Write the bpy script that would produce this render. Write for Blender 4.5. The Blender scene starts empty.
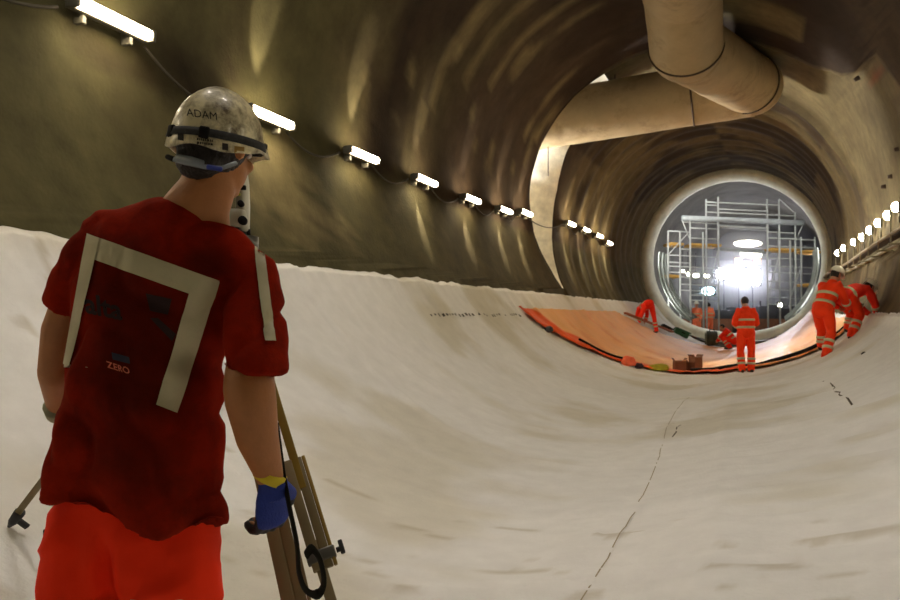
import bpy, bmesh, math, random
from mathutils import Vector, Matrix, noise
from mathutils.bvhtree import BVHTree
random.seed(7)
PI = math.pi
R = 3.9                      # tunnel radius
K = .0111 / 3.9              # gentle curve of the tunnel to the right
scn = bpy.context.scene
COL = scn.collection
FPX, YAW, PIT = 785.4, .3293, .0215
CAM = Vector((1.2414, 0, 1.385))
TR = math.radians

# ------------------------------------------------------------ camera
cd = bpy.data.cameras.new('camera'); co = bpy.data.objects.new('camera', cd); COL.objects.link(co)
cd.sensor_width = 36; cd.lens = FPX / 900 * 36; cd.clip_start = .05; cd.clip_end = 300
co.matrix_world = Matrix.Translation(CAM) @ Matrix.Rotation(YAW, 4, 'Z') @ Matrix.Rotation(PI/2 + PIT, 4, 'X')
cd.dof.use_dof = True; cd.dof.focus_distance = 2.6; cd.dof.aperture_fstop = 9
scn.camera = co
MW = co.matrix_world.to_3x3()
def ray(px, py): return MW @ Vector(((px-450)/FPX, -(py-300)/FPX, -1))
def pt(px, py, dep): return CAM + ray(px, py) * dep       # a point at a given distance
RIGHT = MW @ Vector((1, 0, 0)); FWD = Vector((-math.sin(YAW), math.cos(YAW), 0)); UP = Vector((0, 0, 1))

# ------------------------------------------------------------ tunnel space
def lerp_tab(t, x):
    if x <= t[0][0]: return t[0][1]
    for (a, b), (c, d) in zip(t, t[1:]):
        if x <= c: return b + (d-b) * (x-a) / (c-a)
    return t[-1][1]
BUL = [(18, 0), (30, .045), (38, .08), (45, .105), (52, .12), (60, .11), (73, .063), (85, .045), (95, .026), (112, 0)]
def prof(th, s):             # radius of the tunnel: th in degrees from the invert, + to the right
    k = max(0, min(1, (30-s)/8)); k = k*k*(3-2*k)
    return R * (1 + lerp_tab(BUL, th) * k)
def T(s, th, r=None, off=0): # point on (or off cm inside) the tunnel surface
    if r is None: r = prof(th, s)
    r -= off; a = TR(th)
    return Vector((r*math.sin(a) + K*s*s/2, s, R - r*math.cos(a)))
def U(u, s, z): return Vector((u + K*s*s/2, s, z))
def fz(u, s):                # floor height
    th = 0
    for _ in range(12):
        th = math.degrees(math.asin(max(-.99, min(.99, u/prof(th, s)))))
    return R - prof(th, s)*math.cos(TR(th))
def yaw_at(s): return -K*s

# ------------------------------------------------------------ materials
def srgb(c):
    return tuple(((x/255)/12.92 if x/255 <= .04045 else (((x/255)+.055)/1.055)**2.4) for x in c) + (1,)
MATS = {}
def mat(name, col, rough=.7, metal=0, var=0, scale=8, bump=0, bscale=30, emit=0, ecol=None, attr=None, spec=.5, coat=0, stretch=None, dirt=None, dscale=3, dlo=.5, dhi=.6, sub=0, trans=0):
    if name in MATS: return MATS[name]
    m = bpy.data.materials.new(name); m.use_nodes = True; nt = m.node_tree; n = nt.nodes; l = nt.links
    b = n['Principled BSDF']; c = srgb(col)
    b.inputs['Base Color'].default_value = c; b.inputs['Roughness'].default_value = rough
    b.inputs['Metallic'].default_value = metal; b.inputs['Specular IOR Level'].default_value = spec
    b.inputs['Coat Weight'].default_value = coat; b.inputs['Coat Roughness'].default_value = .15
    if trans: b.inputs['Transmission Weight'].default_value = trans
    if emit:
        b.inputs['Emission Color'].default_value = srgb(ecol or col); b.inputs['Emission Strength'].default_value = emit
    src = None
    tc = n.new('ShaderNodeTexCoord'); mp = n.new('ShaderNodeMapping'); l.new(tc.outputs['Object'], mp.inputs[0])
    if stretch: mp.inputs['Scale'].default_value = stretch
    if attr:
        a = n.new('ShaderNodeAttribute'); a.attribute_name = attr; src = a.outputs['Color']
    if var:
        t = n.new('ShaderNodeTexNoise'); t.inputs['Scale'].default_value = scale; t.inputs['Detail'].default_value = 6; t.inputs['Roughness'].default_value = .62
        l.new(mp.outputs[0], t.inputs['Vector'])
        r = n.new('ShaderNodeMapRange'); r.inputs[1].default_value = .3; r.inputs[2].default_value = .7
        r.inputs[3].default_value = 1-var; r.inputs[4].default_value = 1+var
        l.new(t.outputs['Fac'], r.inputs[0])
        mx = n.new('ShaderNodeVectorMath'); mx.operation = 'SCALE'
        if src: l.new(src, mx.inputs[0])
        else: mx.inputs[0].default_value = c[:3]
        l.new(r.outputs[0], mx.inputs['Scale']); src = mx.outputs[0]
    if dirt:
        t = n.new('ShaderNodeTexNoise'); t.inputs['Scale'].default_value = dscale; t.inputs['Detail'].default_value = 8; t.inputs['Roughness'].default_value = .7
        l.new(mp.outputs[0], t.inputs['Vector'])
        r = n.new('ShaderNodeMapRange'); r.inputs[1].default_value = dlo; r.inputs[2].default_value = dhi
        l.new(t.outputs['Fac'], r.inputs[0])
        mx = n.new('ShaderNodeMix'); mx.data_type = 'RGBA'
        l.new(r.outputs[0], mx.inputs[0])
        if src: l.new(src, mx.inputs[6])
        else: mx.inputs[6].default_value = c
        mx.inputs[7].default_value = srgb(dirt); src = mx.outputs[2]
    if src: l.new(src, b.inputs['Base Color'])
    if bump:
        t = n.new('ShaderNodeTexNoise'); t.inputs['Scale'].default_value = bscale; t.inputs['Detail'].default_value = 5
        l.new(mp.outputs[0], t.inputs['Vector'])
        bp = n.new('ShaderNodeBump'); bp.inputs['Strength'].default_value = bump; bp.inputs['Distance'].default_value = .02
        l.new(t.outputs['Fac'], bp.inputs['Height']); l.new(bp.outputs[0], b.inputs['Normal'])
    MATS[name] = m
    return m

# ------------------------------------------------------------ object helpers
def link(name, me, m=None, parent=None):
    o = bpy.data.objects.new(name, me); COL.objects.link(o)
    if m:
        for q in (m if isinstance(m, (list, tuple)) else [m]): me.materials.append(q)
    if parent:
        o.parent = parent
    return o
def build(name, bm, m=None, parent=None, smooth=True, inv=None):
    # vertices are given in world space; the parent (if any) sits at its own origin
    me = bpy.data.meshes.new(name)
    bmesh.ops.recalc_face_normals(bm, faces=bm.faces) if inv is None else None
    mw = Matrix()
    if parent: mw = world(parent)
    bm.transform(mw.inverted()); bm.to_mesh(me); bm.free()
    if smooth:
        for p in me.polygons: p.use_smooth = True
    o = link(name, me, m, parent)
    if not parent:           # own origin at the base of the thing
        recenter(o)
    return o
def recenter(o):
    me = o.data
    xs = [v.co for v in me.vertices]
    if not xs: return
    c = Vector((sum(v.x for v in xs)/len(xs), sum(v.y for v in xs)/len(xs), min(v.z for v in xs)))
    me.transform(Matrix.Translation(-c)); o.location = c
def world(o):
    m = Matrix.LocRotScale(o.location, o.rotation_euler, o.scale)
    return world(o.parent) @ m if o.parent else m
def tag(o, label=None, cat=None, group=None, kind=None):
    if label: o['label'] = label
    if cat: o['category'] = cat
    if group: o['group'] = group
    if kind: o['kind'] = kind
    return o
def thing(name, loc, label, cat, group=None, rz=0):
    o = bpy.data.objects.new(name, None); COL.objects.link(o); o.location = loc; o.rotation_euler = (0, 0, rz)
    o.empty_display_size = .1
    return tag(o, label, cat, group)
def kids(o): return [c for c in bpy.data.objects if c.parent == o]
def copy_tree(o, parent=None):
    c = o.copy(); COL.objects.link(c); c.parent = parent
    for ch in kids(o): copy_tree(ch, c)
    return c

def box(bm, c, sz, rot=None, bev=0):
    m = Matrix.Translation(c) @ (rot.to_4x4() if rot else Matrix()) @ Matrix.Diagonal((sz[0], sz[1], sz[2], 1))
    r = bmesh.ops.create_cube(bm, size=1, matrix=m)
    if bev:
        es = list({e for v in r['verts'] for e in v.link_edges})
        bmesh.ops.bevel(bm, geom=es, offset=bev, segments=2, affect='EDGES', profile=.5)
def ellip(bm, c, rad, rot=None, u=16, v=10):
    m = Matrix.Translation(c) @ (rot.to_4x4() if rot else Matrix()) @ Matrix.Diagonal((rad[0], rad[1], rad[2], 1))
    bmesh.ops.create_uvsphere(bm, u_segments=u, v_segments=v, radius=1, matrix=m)
def tube(bm, pts, rad, side=None, n=16, round_ends=True, caps=True, dirs=None):
    """swept solid; rad = number or list of numbers / (rx, ry); side = vector or list of them giving rx's direction"""
    N = len(pts); pts = [Vector(p) for p in pts]
    rs = [rad]*N if not isinstance(rad, list) else rad
    rs = [(r, r) if not isinstance(r, (tuple, list)) else r for r in rs]
    rings = []
    prev = None
    for i in range(N):
        if i == 0: d = pts[1]-pts[0]
        elif i == N-1: d = pts[-1]-pts[-2]
        else: d = (pts[i+1]-pts[i]).normalized() + (pts[i]-pts[i-1]).normalized()
        d.normalize()
        if dirs: d = dirs[i].normalized()
        if side is not None: sd = side[i] if isinstance(side, list) else side
        elif prev is not None: sd = prev
        else: sd = Vector((1, 0, 0)) if abs(d.x) < .8 else Vector((0, 1, 0))
        sd = Vector(sd); sd = (sd - d*sd.dot(d)).normalized(); prev = sd
        t = d.cross(sd)
        rings.append((pts[i], sd, t, rs[i][0], rs[i][1], d))
    if round_ends:
        p, s_, t, a, b, d = rings[0]; m_ = min(a, b)
        head = [(p - d*m_*q, s_, t, a*w, b*w, d) for q, w in ((.97, .22), (.85, .53), (.5, .866))]
        p, s_, t, a, b, d = rings[-1]; m_ = min(a, b)
        tail = [(p + d*m_*q, s_, t, a*w, b*w, d) for q, w in ((.5, .866), (.85, .53), (.97, .22))]
        rings = head + rings + tail
    vs = []
    for p, s_, t, a, b, d in rings:
        vs.append([bm.verts.new(p + s_*a*math.cos(2*PI*k/n) + t*b*math.sin(2*PI*k/n)) for k in range(n)])
    for A, B in zip(vs, vs[1:]):
        for k in range(n):
            bm.faces.new((A[k], A[(k+1) % n], B[(k+1) % n], B[k]))
    if caps:
        bm.faces.new(vs[0][::-1]); bm.faces.new(vs[-1])
    return vs
def rod(bm, a, b, r, n=8): tube(bm, [a, b], r, n=n, round_ends=False)
def beam(bm, a, b, w, h, up=UP, bev=0):
    a = Vector(a); b = Vector(b); d = (b-a); L = d.length; d.normalize()
    sd = d.cross(up); sd.normalize(); t = sd.cross(d)
    rot = Matrix((sd, d, t)).transposed()
    box(bm, (a+b)/2, (w, L, h), rot, bev)
def remeshed(bm, voxel, smooth=3, name='tmp'):
    me = bpy.data.meshes.new(name); bmesh.ops.recalc_face_normals(bm, faces=bm.faces); bm.to_mesh(me); bm.free()
    o = bpy.data.objects.new(name, me); COL.objects.link(o)
    md = o.modifiers.new('r', 'REMESH'); md.mode = 'VOXEL'; md.voxel_size = voxel; md.use_smooth_shade = True
    ms = o.modifiers.new('s', 'SMOOTH'); ms.iterations = smooth; ms.factor = .5
    dg = bpy.context.evaluated_depsgraph_get()
    m2 = bpy.data.meshes.new_from_object(o.evaluated_get(dg))
    bpy.data.objects.remove(o); bpy.data.meshes.remove(me)
    out = bmesh.new(); out.from_mesh(m2); bpy.data.meshes.remove(m2)
    return out
def bvh_of(o):
    bm = bmesh.new(); bm.from_mesh(o.data); bm.transform(world(o)); t = BVHTree.FromBMesh(bm); bm.free(); return t
def drape(bm, bvh, pxy, off):
    """a point on the surface below the outline point pxy (seen from the camera), raised by off"""
    d = ray(*pxy).normalized()
    hit = bvh.ray_cast(CAM, d)
    if hit[0] is None:
        near = bvh.find_nearest(CAM + d*2)
        return near[0] + near[1]*off
    nrm = hit[1] if hit[1].dot(d) < 0 else -hit[1]
    return hit[0] + nrm*off
def drape_quad(bm, bvh, quad, nu, nv, off):
    """quad: four image points (a b c d); a patch of cloth conformed to a surface"""
    a, b, c, d = [Vector(q) for q in quad]
    g = []
    for j in range(nv+1):
        v = j/nv; row = []
        for i in range(nu+1):
            u = i/nu
            p = a.lerp(b, u).lerp(d.lerp(c, u), v)
            row.append(bm.verts.new(drape(bm, bvh, p, off)))
        g.append(row)
    for j in range(nv):
        for i in range(nu): bm.faces.new((g[j][i], g[j][i+1], g[j+1][i+1], g[j+1][i]))
def solidify(bm, t):
    bmesh.ops.recalc_face_normals(bm, faces=bm.faces)
    bmesh.ops.solidify(bm, geom=list(bm.faces), thickness=t)
def text_mesh(s, size=1, bold=0):
    cu = bpy.data.curves.new('t', 'FONT'); cu.body = s; cu.size = size; cu.offset = bold; cu.resolution_u = 3
    o = bpy.data.objects.new('t', cu); COL.objects.link(o)
    bpy.context.view_layer.update()
    me = bpy.data.meshes.new_from_object(o.evaluated_get(bpy.context.evaluated_depsgraph_get()))
    bpy.data.objects.remove(o); bpy.data.curves.remove(cu)
    bm = bmesh.new(); bm.from_mesh(me); bpy.data.meshes.remove(me)
    bmesh.ops.subdivide_edges(bm, edges=[e for e in bm.edges if e.calc_length() > size*.12], cuts=2)
    bmesh.ops.triangulate(bm, faces=bm.faces)
    return bm
def drape_text(s, bvh, org, ux, uy, size, off, bold=0):
    bm = text_mesh(s, 1, bold); o = Vector(org); ux = Vector(ux); uy = Vector(uy)
    for v in bm.verts:
        p = o + ux*v.co.x*size + uy*v.co.y*size
        v.co = drape(bm, bvh, p, off)
    return bm
def poly_in(x, y, P):
    c = False; j = len(P)-1
    for i in range(len(P)):
        if (P[i][1] > y) != (P[j][1] > y) and x < (P[j][0]-P[i][0])*(y-P[i][1])/(P[j][1]-P[i][1]) + P[i][0]: c = not c
        j = i
    return c
def nz(x, y, z=0): return noise.noise(Vector((x, y, z)))
def fbm(x, y, z=0, o=4): return noise.fractal(Vector((x, y, z)), 1, 2, o)

# ================================================================= SETTING: the tunnel
NEAR = [(-180, 19.1), (-154, 19.25), (-139, 19.2), (-118, 19.25), (-98, 19.58), (-85, 20.2), (-74, 20.87), (-66.6, 21.45), (-63, 21.7),
        (100, 14.3), (107, 14.3), (119, 14.6), (121.5, 16.3), (126, 17.3), (137, 18.35), (151, 18.6), (164, 18.65), (180, 19.1)]
FAR = [(-180, 22.0), (-150, 21.6), (-123, 21.35), (-106, 21.95), (-90, 22.0), (-80, 21.85), (-68.6, 21.75), (-63, 21.75),
       (60, 20.0), (82, 20.6), (93, 21.6), (101, 22.0), (112, 22.5), (122, 22.8), (145, 22.85), (165, 22.6), (180, 22.0)]
def sn(th): return lerp_tab(NEAR, th) if not (-63 <= th <= 70) else 19
def sf(th): return lerp_tab(FAR, th) if not (-63 <= th <= 60) else 21.75
def recess(th):
    if -151 < th < -64: return 3.0
    if th <= -151 or th > 130: return .16
    if th > 100: return .16*(th-100)/30
    return 0
CW = {'olive': srgb((76, 71, 44)), 'brown': srgb((62, 49, 35)), 'dark': srgb((38, 26, 18)), 'pale': srgb((118, 106, 74)), 'white': srgb((238, 234, 216)), 'far': srgb((90, 77, 50))}
def mix(a, b, t): t = max(0, min(1, t)); return tuple(x+(y-x)*t for x, y in zip(a, b))
def ss(a, b, x): t = max(0, min(1, (x-a)/(b-a))); return t*t*(3-2*t)
SPR = (15.9, 116.0)
def wall_col(s, th, k):
    n1 = fbm(s*.5, th*.02, 3); n2 = fbm(s*2.2, th*.035, 9)
    c = mix(CW['olive'], CW['brown'], ss(7, 15, s + n1*3) if th < 0 else 1)
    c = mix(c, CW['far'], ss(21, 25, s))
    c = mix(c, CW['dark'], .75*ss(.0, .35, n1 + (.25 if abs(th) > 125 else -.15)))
    # pale streaks of thinner shotcrete running round the arch
    st = ss(.30, .46, fbm(s*1.9 + th*.006, th*.018, 21, 3))*ss(95, 108, abs(th))*ss(175, 150, abs(th))*ss(8, 11, s)*ss(21, 19, s)
    if th < 0: c = mix(c, CW['pale'], .62*st)
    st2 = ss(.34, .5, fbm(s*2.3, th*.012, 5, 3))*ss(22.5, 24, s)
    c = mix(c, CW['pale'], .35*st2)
    if th > 0:
        a, b = sn(th), sf(th)
        if th > 70:
            inb = ss(a-.12, a+.1, s + n2*.25)*ss(b+.08, b-.08, s)
            c = mix(c, CW['pale'], .55*inb*(1 + .25*n2)*ss(60, 92, th))
        if 140 < th < 168 and 15.6 < s < 17.4: c = mix(c, CW['pale'], .6*ss(15.6, 16.2, s)*ss(17.45, 17.3, s))
        if 106 < th < 178 and 14.7 < s < lerp_tab(NEAR, th)-.05 and not (140 < th < 168 and s < 17.4): c = mix(c, CW['dark'], .75)
        if th < 95 and s < 22: c = mix(c, CW['pale'], .35 + .35*n2)
    if th > 0: c = mix(c, srgb((150, 50, 40)), .8*ss(1, .4, math.hypot((s-SPR[0])/.5, (th-SPR[1])/3.2)))
    if th <= -150 or th > 168:
        inb = ss(19.1, 19.25, s)*ss(sf(th)+.05, sf(th)-.05, s); c = mix(c, CW['pale'], .7*inb)
    if k == 1: c = mix(CW['white'], CW['pale'], .3*abs(n2)) if (-151 < th < -64) else c
    # foot of the left wall just above the sheet, mixed towards olive
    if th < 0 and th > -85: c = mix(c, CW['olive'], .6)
    # lime stains round the first lamps
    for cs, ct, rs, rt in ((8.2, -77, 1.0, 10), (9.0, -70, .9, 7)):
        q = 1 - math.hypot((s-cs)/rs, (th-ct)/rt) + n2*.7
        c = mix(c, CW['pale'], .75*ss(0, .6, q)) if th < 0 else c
    g = 1 + .28*n2
    return tuple(max(.004, x*g) for x in c[:3]) + (1,)
def wall_disp(s, th):
    d = .035*fbm(s*.8, th*.03, 1) + .010*fbm(s*3, th*.12, 7)
    if s > 22.5: d += .035*math.sin(s*2*PI/1.0 + .6*nz(s, th*.05)) * ss(22.5, 24, s) + .012*nz(s*5, th*.02, 2)
    return d
thetas = []
a = -180.0
BREAK = [-151.01, -150.99, -64.01, -63.99]
while a < 180: thetas.append(a); a += 2.0
thetas = sorted(set(thetas + BREAK))
segs = []                       # (kind, list of fractions)
near_s = [-14 + (i/110)**1.15*33 for i in range(111)]
def levels(th):
    a, b = sn(th), sf(th); L = []
    for i in range(111):
        f = i/110; f = f**.85
        L.append((-14 + (a+14)*f, 0, 0))
    for i in range(9): L.append((a + (b-a)*i/8, 1, recess(th)))
    for i in range(91): L.append((b + (37.3-b)*i/90, 0, 0))
    return L
bm = bmesh.new(); cl = bm.loops.layers.float_color.new('tone'); grid = []; info = {}
for th in thetas:
    row = []
    for s, k, rc in levels(th):
        s2 = s
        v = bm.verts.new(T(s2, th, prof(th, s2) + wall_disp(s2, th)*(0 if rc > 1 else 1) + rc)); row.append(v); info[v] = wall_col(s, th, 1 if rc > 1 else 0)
    grid.append(row)
nT = len(thetas)
for i in range(nT):
    A, B = grid[i], grid[(i+1) % nT]
    for j in range(len(A)-1):
        f = bm.faces.new((A[j], A[j+1], B[j+1], B[j]))
        jamb = 110 <= j <= 119 and (recess(thetas[i]) > 1)
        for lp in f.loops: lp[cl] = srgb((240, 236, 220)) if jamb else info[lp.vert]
M_wall = mat('shotcrete', (120, 105, 80), .92, var=.22, scale=3, bump=.3, bscale=22, attr='tone', spec=.2)
o = build('wall_tunnel', bm, M_wall, inv=1); tag(o, kind='structure', label='sprayed concrete tunnel lining, olive brown with pale streaks')
# lining beyond the ring
bm = bmesh.new()
r2 = .99*R
for k in range(2): pass
prevr = None
for i in range(56):
    s = 37.2 + i*1.0
    ring = [bm.verts.new(T(s, th, r2 + .05*nz(s*2, th*.1))) for th in range(-180, 180, 6)]
    if prevr:
        for q in range(len(ring)):
            bm.faces.new((prevr[q], ring[q], ring[(q+1) % len(ring)], prevr[(q+1) % len(ring)]))
    prevr = ring
bm.faces.new(prevr)
o = build('wall_far', bm, mat('far_lining', (95, 92, 84), .85, var=.35, scale=.8, bump=.3, bscale=8)); tag(o, kind='structure')
# end wall behind the camera
bm = bmesh.new(); bm.faces.new([bm.verts.new(T(-13.9, th, R+.3)) for th in range(-180, 180, 6)])
tag(build('wall_back', bm, mat('back_wall', (120, 110, 90), .9, var=.2, scale=1)), kind='structure')

# concrete ring where the finished lining starts
bm = bmesh.new(); prevr = None; ths = range(-180, 180, 3); NR = []
pr = [(1.01*R, 36.2), (.975*R, 36.10), (.945*R, 36.12), (.918*R, 36.2), (.900*R, 36.38), (.893*R, 36.7), (.893*R, 36.9), (1.0*R, 36.95)]
rows = []
for r_, s_ in pr:
    row = []
    for th in ths:
        lift = 1 - .075*ss(50, 10, abs(th))*(1 if r_ < .9*R else 1)
        row.append(bm.verts.new(T(s_, th, r_*lift + .012*nz(th*.3, r_*5))))
    rows.append(row)
for A, B in zip(rows, rows[1:]):
    for q in range(len(A)): bm.faces.new((A[q], A[(q+1) % len(A)], B[(q+1) % len(A)], B[q]))
o = build('trim_1', bm, mat('ring_concrete', (232, 234, 218), .6, var=.16, scale=2.5, bump=.25, bscale=10), inv=1)
tag(o, kind='structure', label='pale grey concrete ring at the start of the finished lining')
# floor inside the ring
bm = bmesh.new(); box(bm, U(0, 52, .17), (6.6, 29, .3), Matrix.Rotation(-K*52, 3, 'Z'))
tag(build('floor', bm, mat('far_floor', (110, 92, 78), .6, var=.3, scale=1.5), smooth=False), kind='structure')

# ================================================================= white fleece on the invert
def bump1(x, w): return math.exp(-(x/w)**2)
ROLLS = [-9, -6.8, -4.7, -2.5, -.4, 1.7, 3.55, 5.0, 7.2, 9.1, 11.2, 13.3, 15.6, 17.9, 20.2, 22.4, 24.6, 26.9, 29.2, 31.5, 34, 38]
def roll_edge(k, th):
    return ROLLS[k] + .25*math.sin(th*.05+k*2.1) + .35*nz(th*.03, k*5.3) + (th*.012 if k % 2 else -.004*th)
def roll_of(s, th):
    k = 0
    for i in range(len(ROLLS)):
        if s >= roll_edge(i, th): k = i
    return k
def fleece_off(s, th):
    h = .055
    h += .012*fbm(s*.9, th*.05, 11) + .02*nz(s*.35, th*.02, 4)
    # creases running round the invert, mostly on the right side
    cr = abs(nz(s*1.1 + th*.012, th*.02, 2)); w = .35 + .65*ss(-5, 25, th)
    h += (.012 + .010*ss(0, 15, th))*w*max(0, 1-cr*5)
    cr = abs(nz(s*3.2 + th*.02, th*.028, 8)); h += (.009 + .012*ss(0, 15, th))*w*max(0, 1-cr*4)
    # draping down the left side
    cr = abs(nz(s*1.5 - th*.03, th*.015, 15)); h += .020*ss(-25, -45, th)*max(0, 1-cr*4.5)
    k = roll_of(s, th); e = s - roll_edge(k, th)
    h += .028*bump1(e-.03, .05)*(.5+.5*nz(th*.1, k)) + .012*ss(.5, 0, e)
    # lengthwise lap along the bottom
    d = th - (8.5 + 1.0*nz(s*.4, 3)); h += .012*ss(.3, -.2, d)*ss(-6, -1, d)
    return h
bm = bmesh.new(); cl = bm.loops.layers.float_color.new('tone'); grid = []; info = {}
ss_l = []; s = -9.0
while s < 36.2: ss_l.append(s); s += (.055 if 2 < s < 8 else .09 if s < 16 else .14)
ths = [x*.62 for x in range(-110, 111)]
base = srgb((232, 232, 232))
for s in ss_l:
    row = []
    topL = -60.2 - .55*fbm(s*1.1, 2.2) - .5*nz(s*4, 7) - .25*max(0, nz(s*7, 1)) + 1.0*ss(7.8, 8.0, s)*ss(11, 9, s)*.0
    topR = 55.5 + .7*fbm(s*.9, 9.1) + .3*nz(s*5, 2)
    for q in ths:
        f = (q+68.2)/136.4; th = topL + (topR-topL)*f
        v = bm.verts.new(T(s, th, None, fleece_off(s, th)*(1 if abs(q) < 67.5 else .4))); row.append(v)
        k = roll_of(s, th)
        t = 1 + .035*((k*37 % 7)/3-1)
        blot = fbm(s*.55, th*.03, 31)
        c = mix(base, srgb((190, 180, 148)), .42*ss(.02, .5, blot) + (.25*ss(-30, -50, th)*ss(9, 12, s)))
        if s < 5: c = mix(c, srgb((150, 132, 84)), .35*ss(.42, .60, fbm(s*6, th*.12, 77, 3)))
        info[v] = tuple(x*t for x in c[:3]) + (1,)
    grid.append(row)
for A, B in zip(grid, grid[1:]):
    for j in range(len(A)-1):
        f = bm.faces.new((A[j], B[j], B[j+1], A[j+1]))
        for lp in f.loops: lp[cl] = info[lp.vert]
M_fl = mat('fleece', (200, 195, 178), .85, var=.05, scale=5, bump=.3, bscale=45, attr='tone', spec=.3)
fleece = build('fleece_lining', bm, M_fl, inv=1)
tag(fleece, 'white geotextile sheeting laid over the whole tunnel bottom up to the walls', 'geotextile sheet')
# long lap seam, printed marks and the black open joint, as parts of the sheet
def strip_on(name, path, w, off, m, parent, jit=0, n=3):
    bm = bmesh.new(); prev = None
    for i, (s, th) in enumerate(path):
        p = T(s, th, None, fleece_off(s, th)+off)
        j = min(i+1, len(path)-1); k = max(i-1, 0)
        d = (T(*path[j]) - T(*path[k])).normalized(); a = TR(th); nrm = Vector((-math.sin(a), 0, math.cos(a)))
        sd = d.cross(nrm).normalized()*(w*(1+jit*nz(i*.9, 3)))
        cur = (bm.verts.new(p-sd), bm.verts.new(p+sd))
        if prev: bm.faces.new((prev[0], prev[1], cur[1], cur[0]))
        prev = cur
    return build(name, bm, m, parent)
M_seam = mat('seam_line', (158, 148, 124), .9); M_open = mat('open_joint_dark', (70, 62, 50), .9); M_blk = mat('black_rubber', (22, 22, 22), .85, spec=.2)  # lap seam is a thin line darker than the fleece
strip_on('lap_seam', [(2.6+i*.22, 9.0+1.3*math.sin(i*.12)+.3*nz(i*.4, 1)) for i in range(50)], .004, .004, M_seam, fleece)
strip_on('open_joint', [(8.3, 34.9), (8.7, 35.2), (9.2, 34.8), (9.5, 35.3), (9.9, 34.6), (10.3, 35.4), (10.8, 35.6), (11.2, 34.9)], .010, .006, M_open, fleece, .8)
strip_on('open_joint', [(8.55, 10.1), (8.9, 10.3), (9.2, 10.1), (9.5, 10.5)], .008, .006, M_open, fleece, .8)
s = 10.8; M_ink = mat('print_ink', (70, 66, 58), .8)
while s < 15.4:
    L = random.uniform(.04, .10)
    if random.random() < .8:
        th0 = -49.9 + random.uniform(-.3, .3); hh = random.uniform(.5, 1.0)
        bm = bmesh.new(); vs = [bm.verts.new(T(q, t_, None, fleece_off(q, t_)+.012)) for q, t_ in ((s, th0), (s+L, th0), (s+L, th0+hh), (s, th0+hh))]
        bm.faces.new(vs); build('printed_mark', bm, M_ink, fleece)
    s += L + random.uniform(.06, .12)

# ================================================================= orange membrane
OF = [(-52.3, 15.6), (-51, 15.9), (-44, 16.5), (-34, 17.4), (-16, 18.7), (-8, 18.9), (1, 18.7), (19, 17.5), (38, 17.2), (54, 17.4)]
OB = [(-52.3, 26.5), (-47, 28.2), (-41, 29.2), (-35, 30.6), (-24, 33.0), (-14, 34.5), (0, 35.2), (18, 35.6), (54, 35.6)]
def orange_off(s, th): return fleece_off(s, th) + .03 + .012*nz(s*.8, th*.06, 40) + .02*max(0, 1-abs(nz(s*1.6+th*.05, th*.03, 44))*5)
bm = bmesh.new(); cl = bm.loops.layers.float_color.new('tone'); grid = []; info = {}
for i in range(150):
    th = -52.3 + 105.8*i/149; a, b = lerp_tab(OF, th), lerp_tab(OB, th); row = []
    a += .10*nz(th*.25, 5); b += .2*nz(th*.2, 6)
    for j in range(70):
        s = a + (b-a)*(j/69)**1.3
        v = bm.verts.new(T(s, th, None, orange_off(s, th) + (.05*bump1(s-a-.15, .15)))); row.append(v)
        lap = 1 - ss(1.05, 1.2, (s-a) + .1*nz(th*.1, 8))
        if th > 22: lap *= .2
        c = mix(srgb((240, 176, 112)), srgb((236, 92, 32)), lap)
        lap2 = ss(.3, .5, fbm(s*.7, th*.05, 51)); c = mix(c, srgb((226, 128, 66)), .5*lap2)
        pass
        info[v] = c
    grid.append(row)
for A, B in zip(grid, grid[1:]):
    for j in range(len(A)-1):
        f = bm.faces.new((A[j], A[j+1], B[j+1], B[j]))
        for lp in f.loops: lp[cl] = info[lp.vert]
mo = mat('orange_membrane', (225, 130, 80), .5, var=.08, scale=1.2, bump=.25, bscale=9, attr='tone', spec=.3, coat=.06)
orange = build('waterproof_membrane', bm, mo, inv=1)
tag(orange, 'orange plastic waterproofing sheet spread across the tunnel bottom between the workers', 'waterproof sheet')
# black hose lying along its front edge
bm = bmesh.new()
tube(bm, [T(17.95 + (th+34)*.06, th, None, orange_off(18, th)+.04) for th in range(-36, -17, 2)], (.028), n=8)
tag(build('rubber_hose', bm, M_blk), 'black hose lying on the left front edge of the orange sheet', 'hose')
bm = bmesh.new()
pth = [T(lerp_tab([(1, 19.1), (19, 18.0), (38, 17.5), (56, 17.5)], th), th, None, orange_off(18, th)+.05+.03*nz(th*.1, 2)) for th in range(2, 57, 2)]
tube(bm, pth, .038, n=8)
tag(build('rubber_hose', bm, M_blk), 'long black hose curving up the right side under the feet of the front workers', 'hose')

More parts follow.
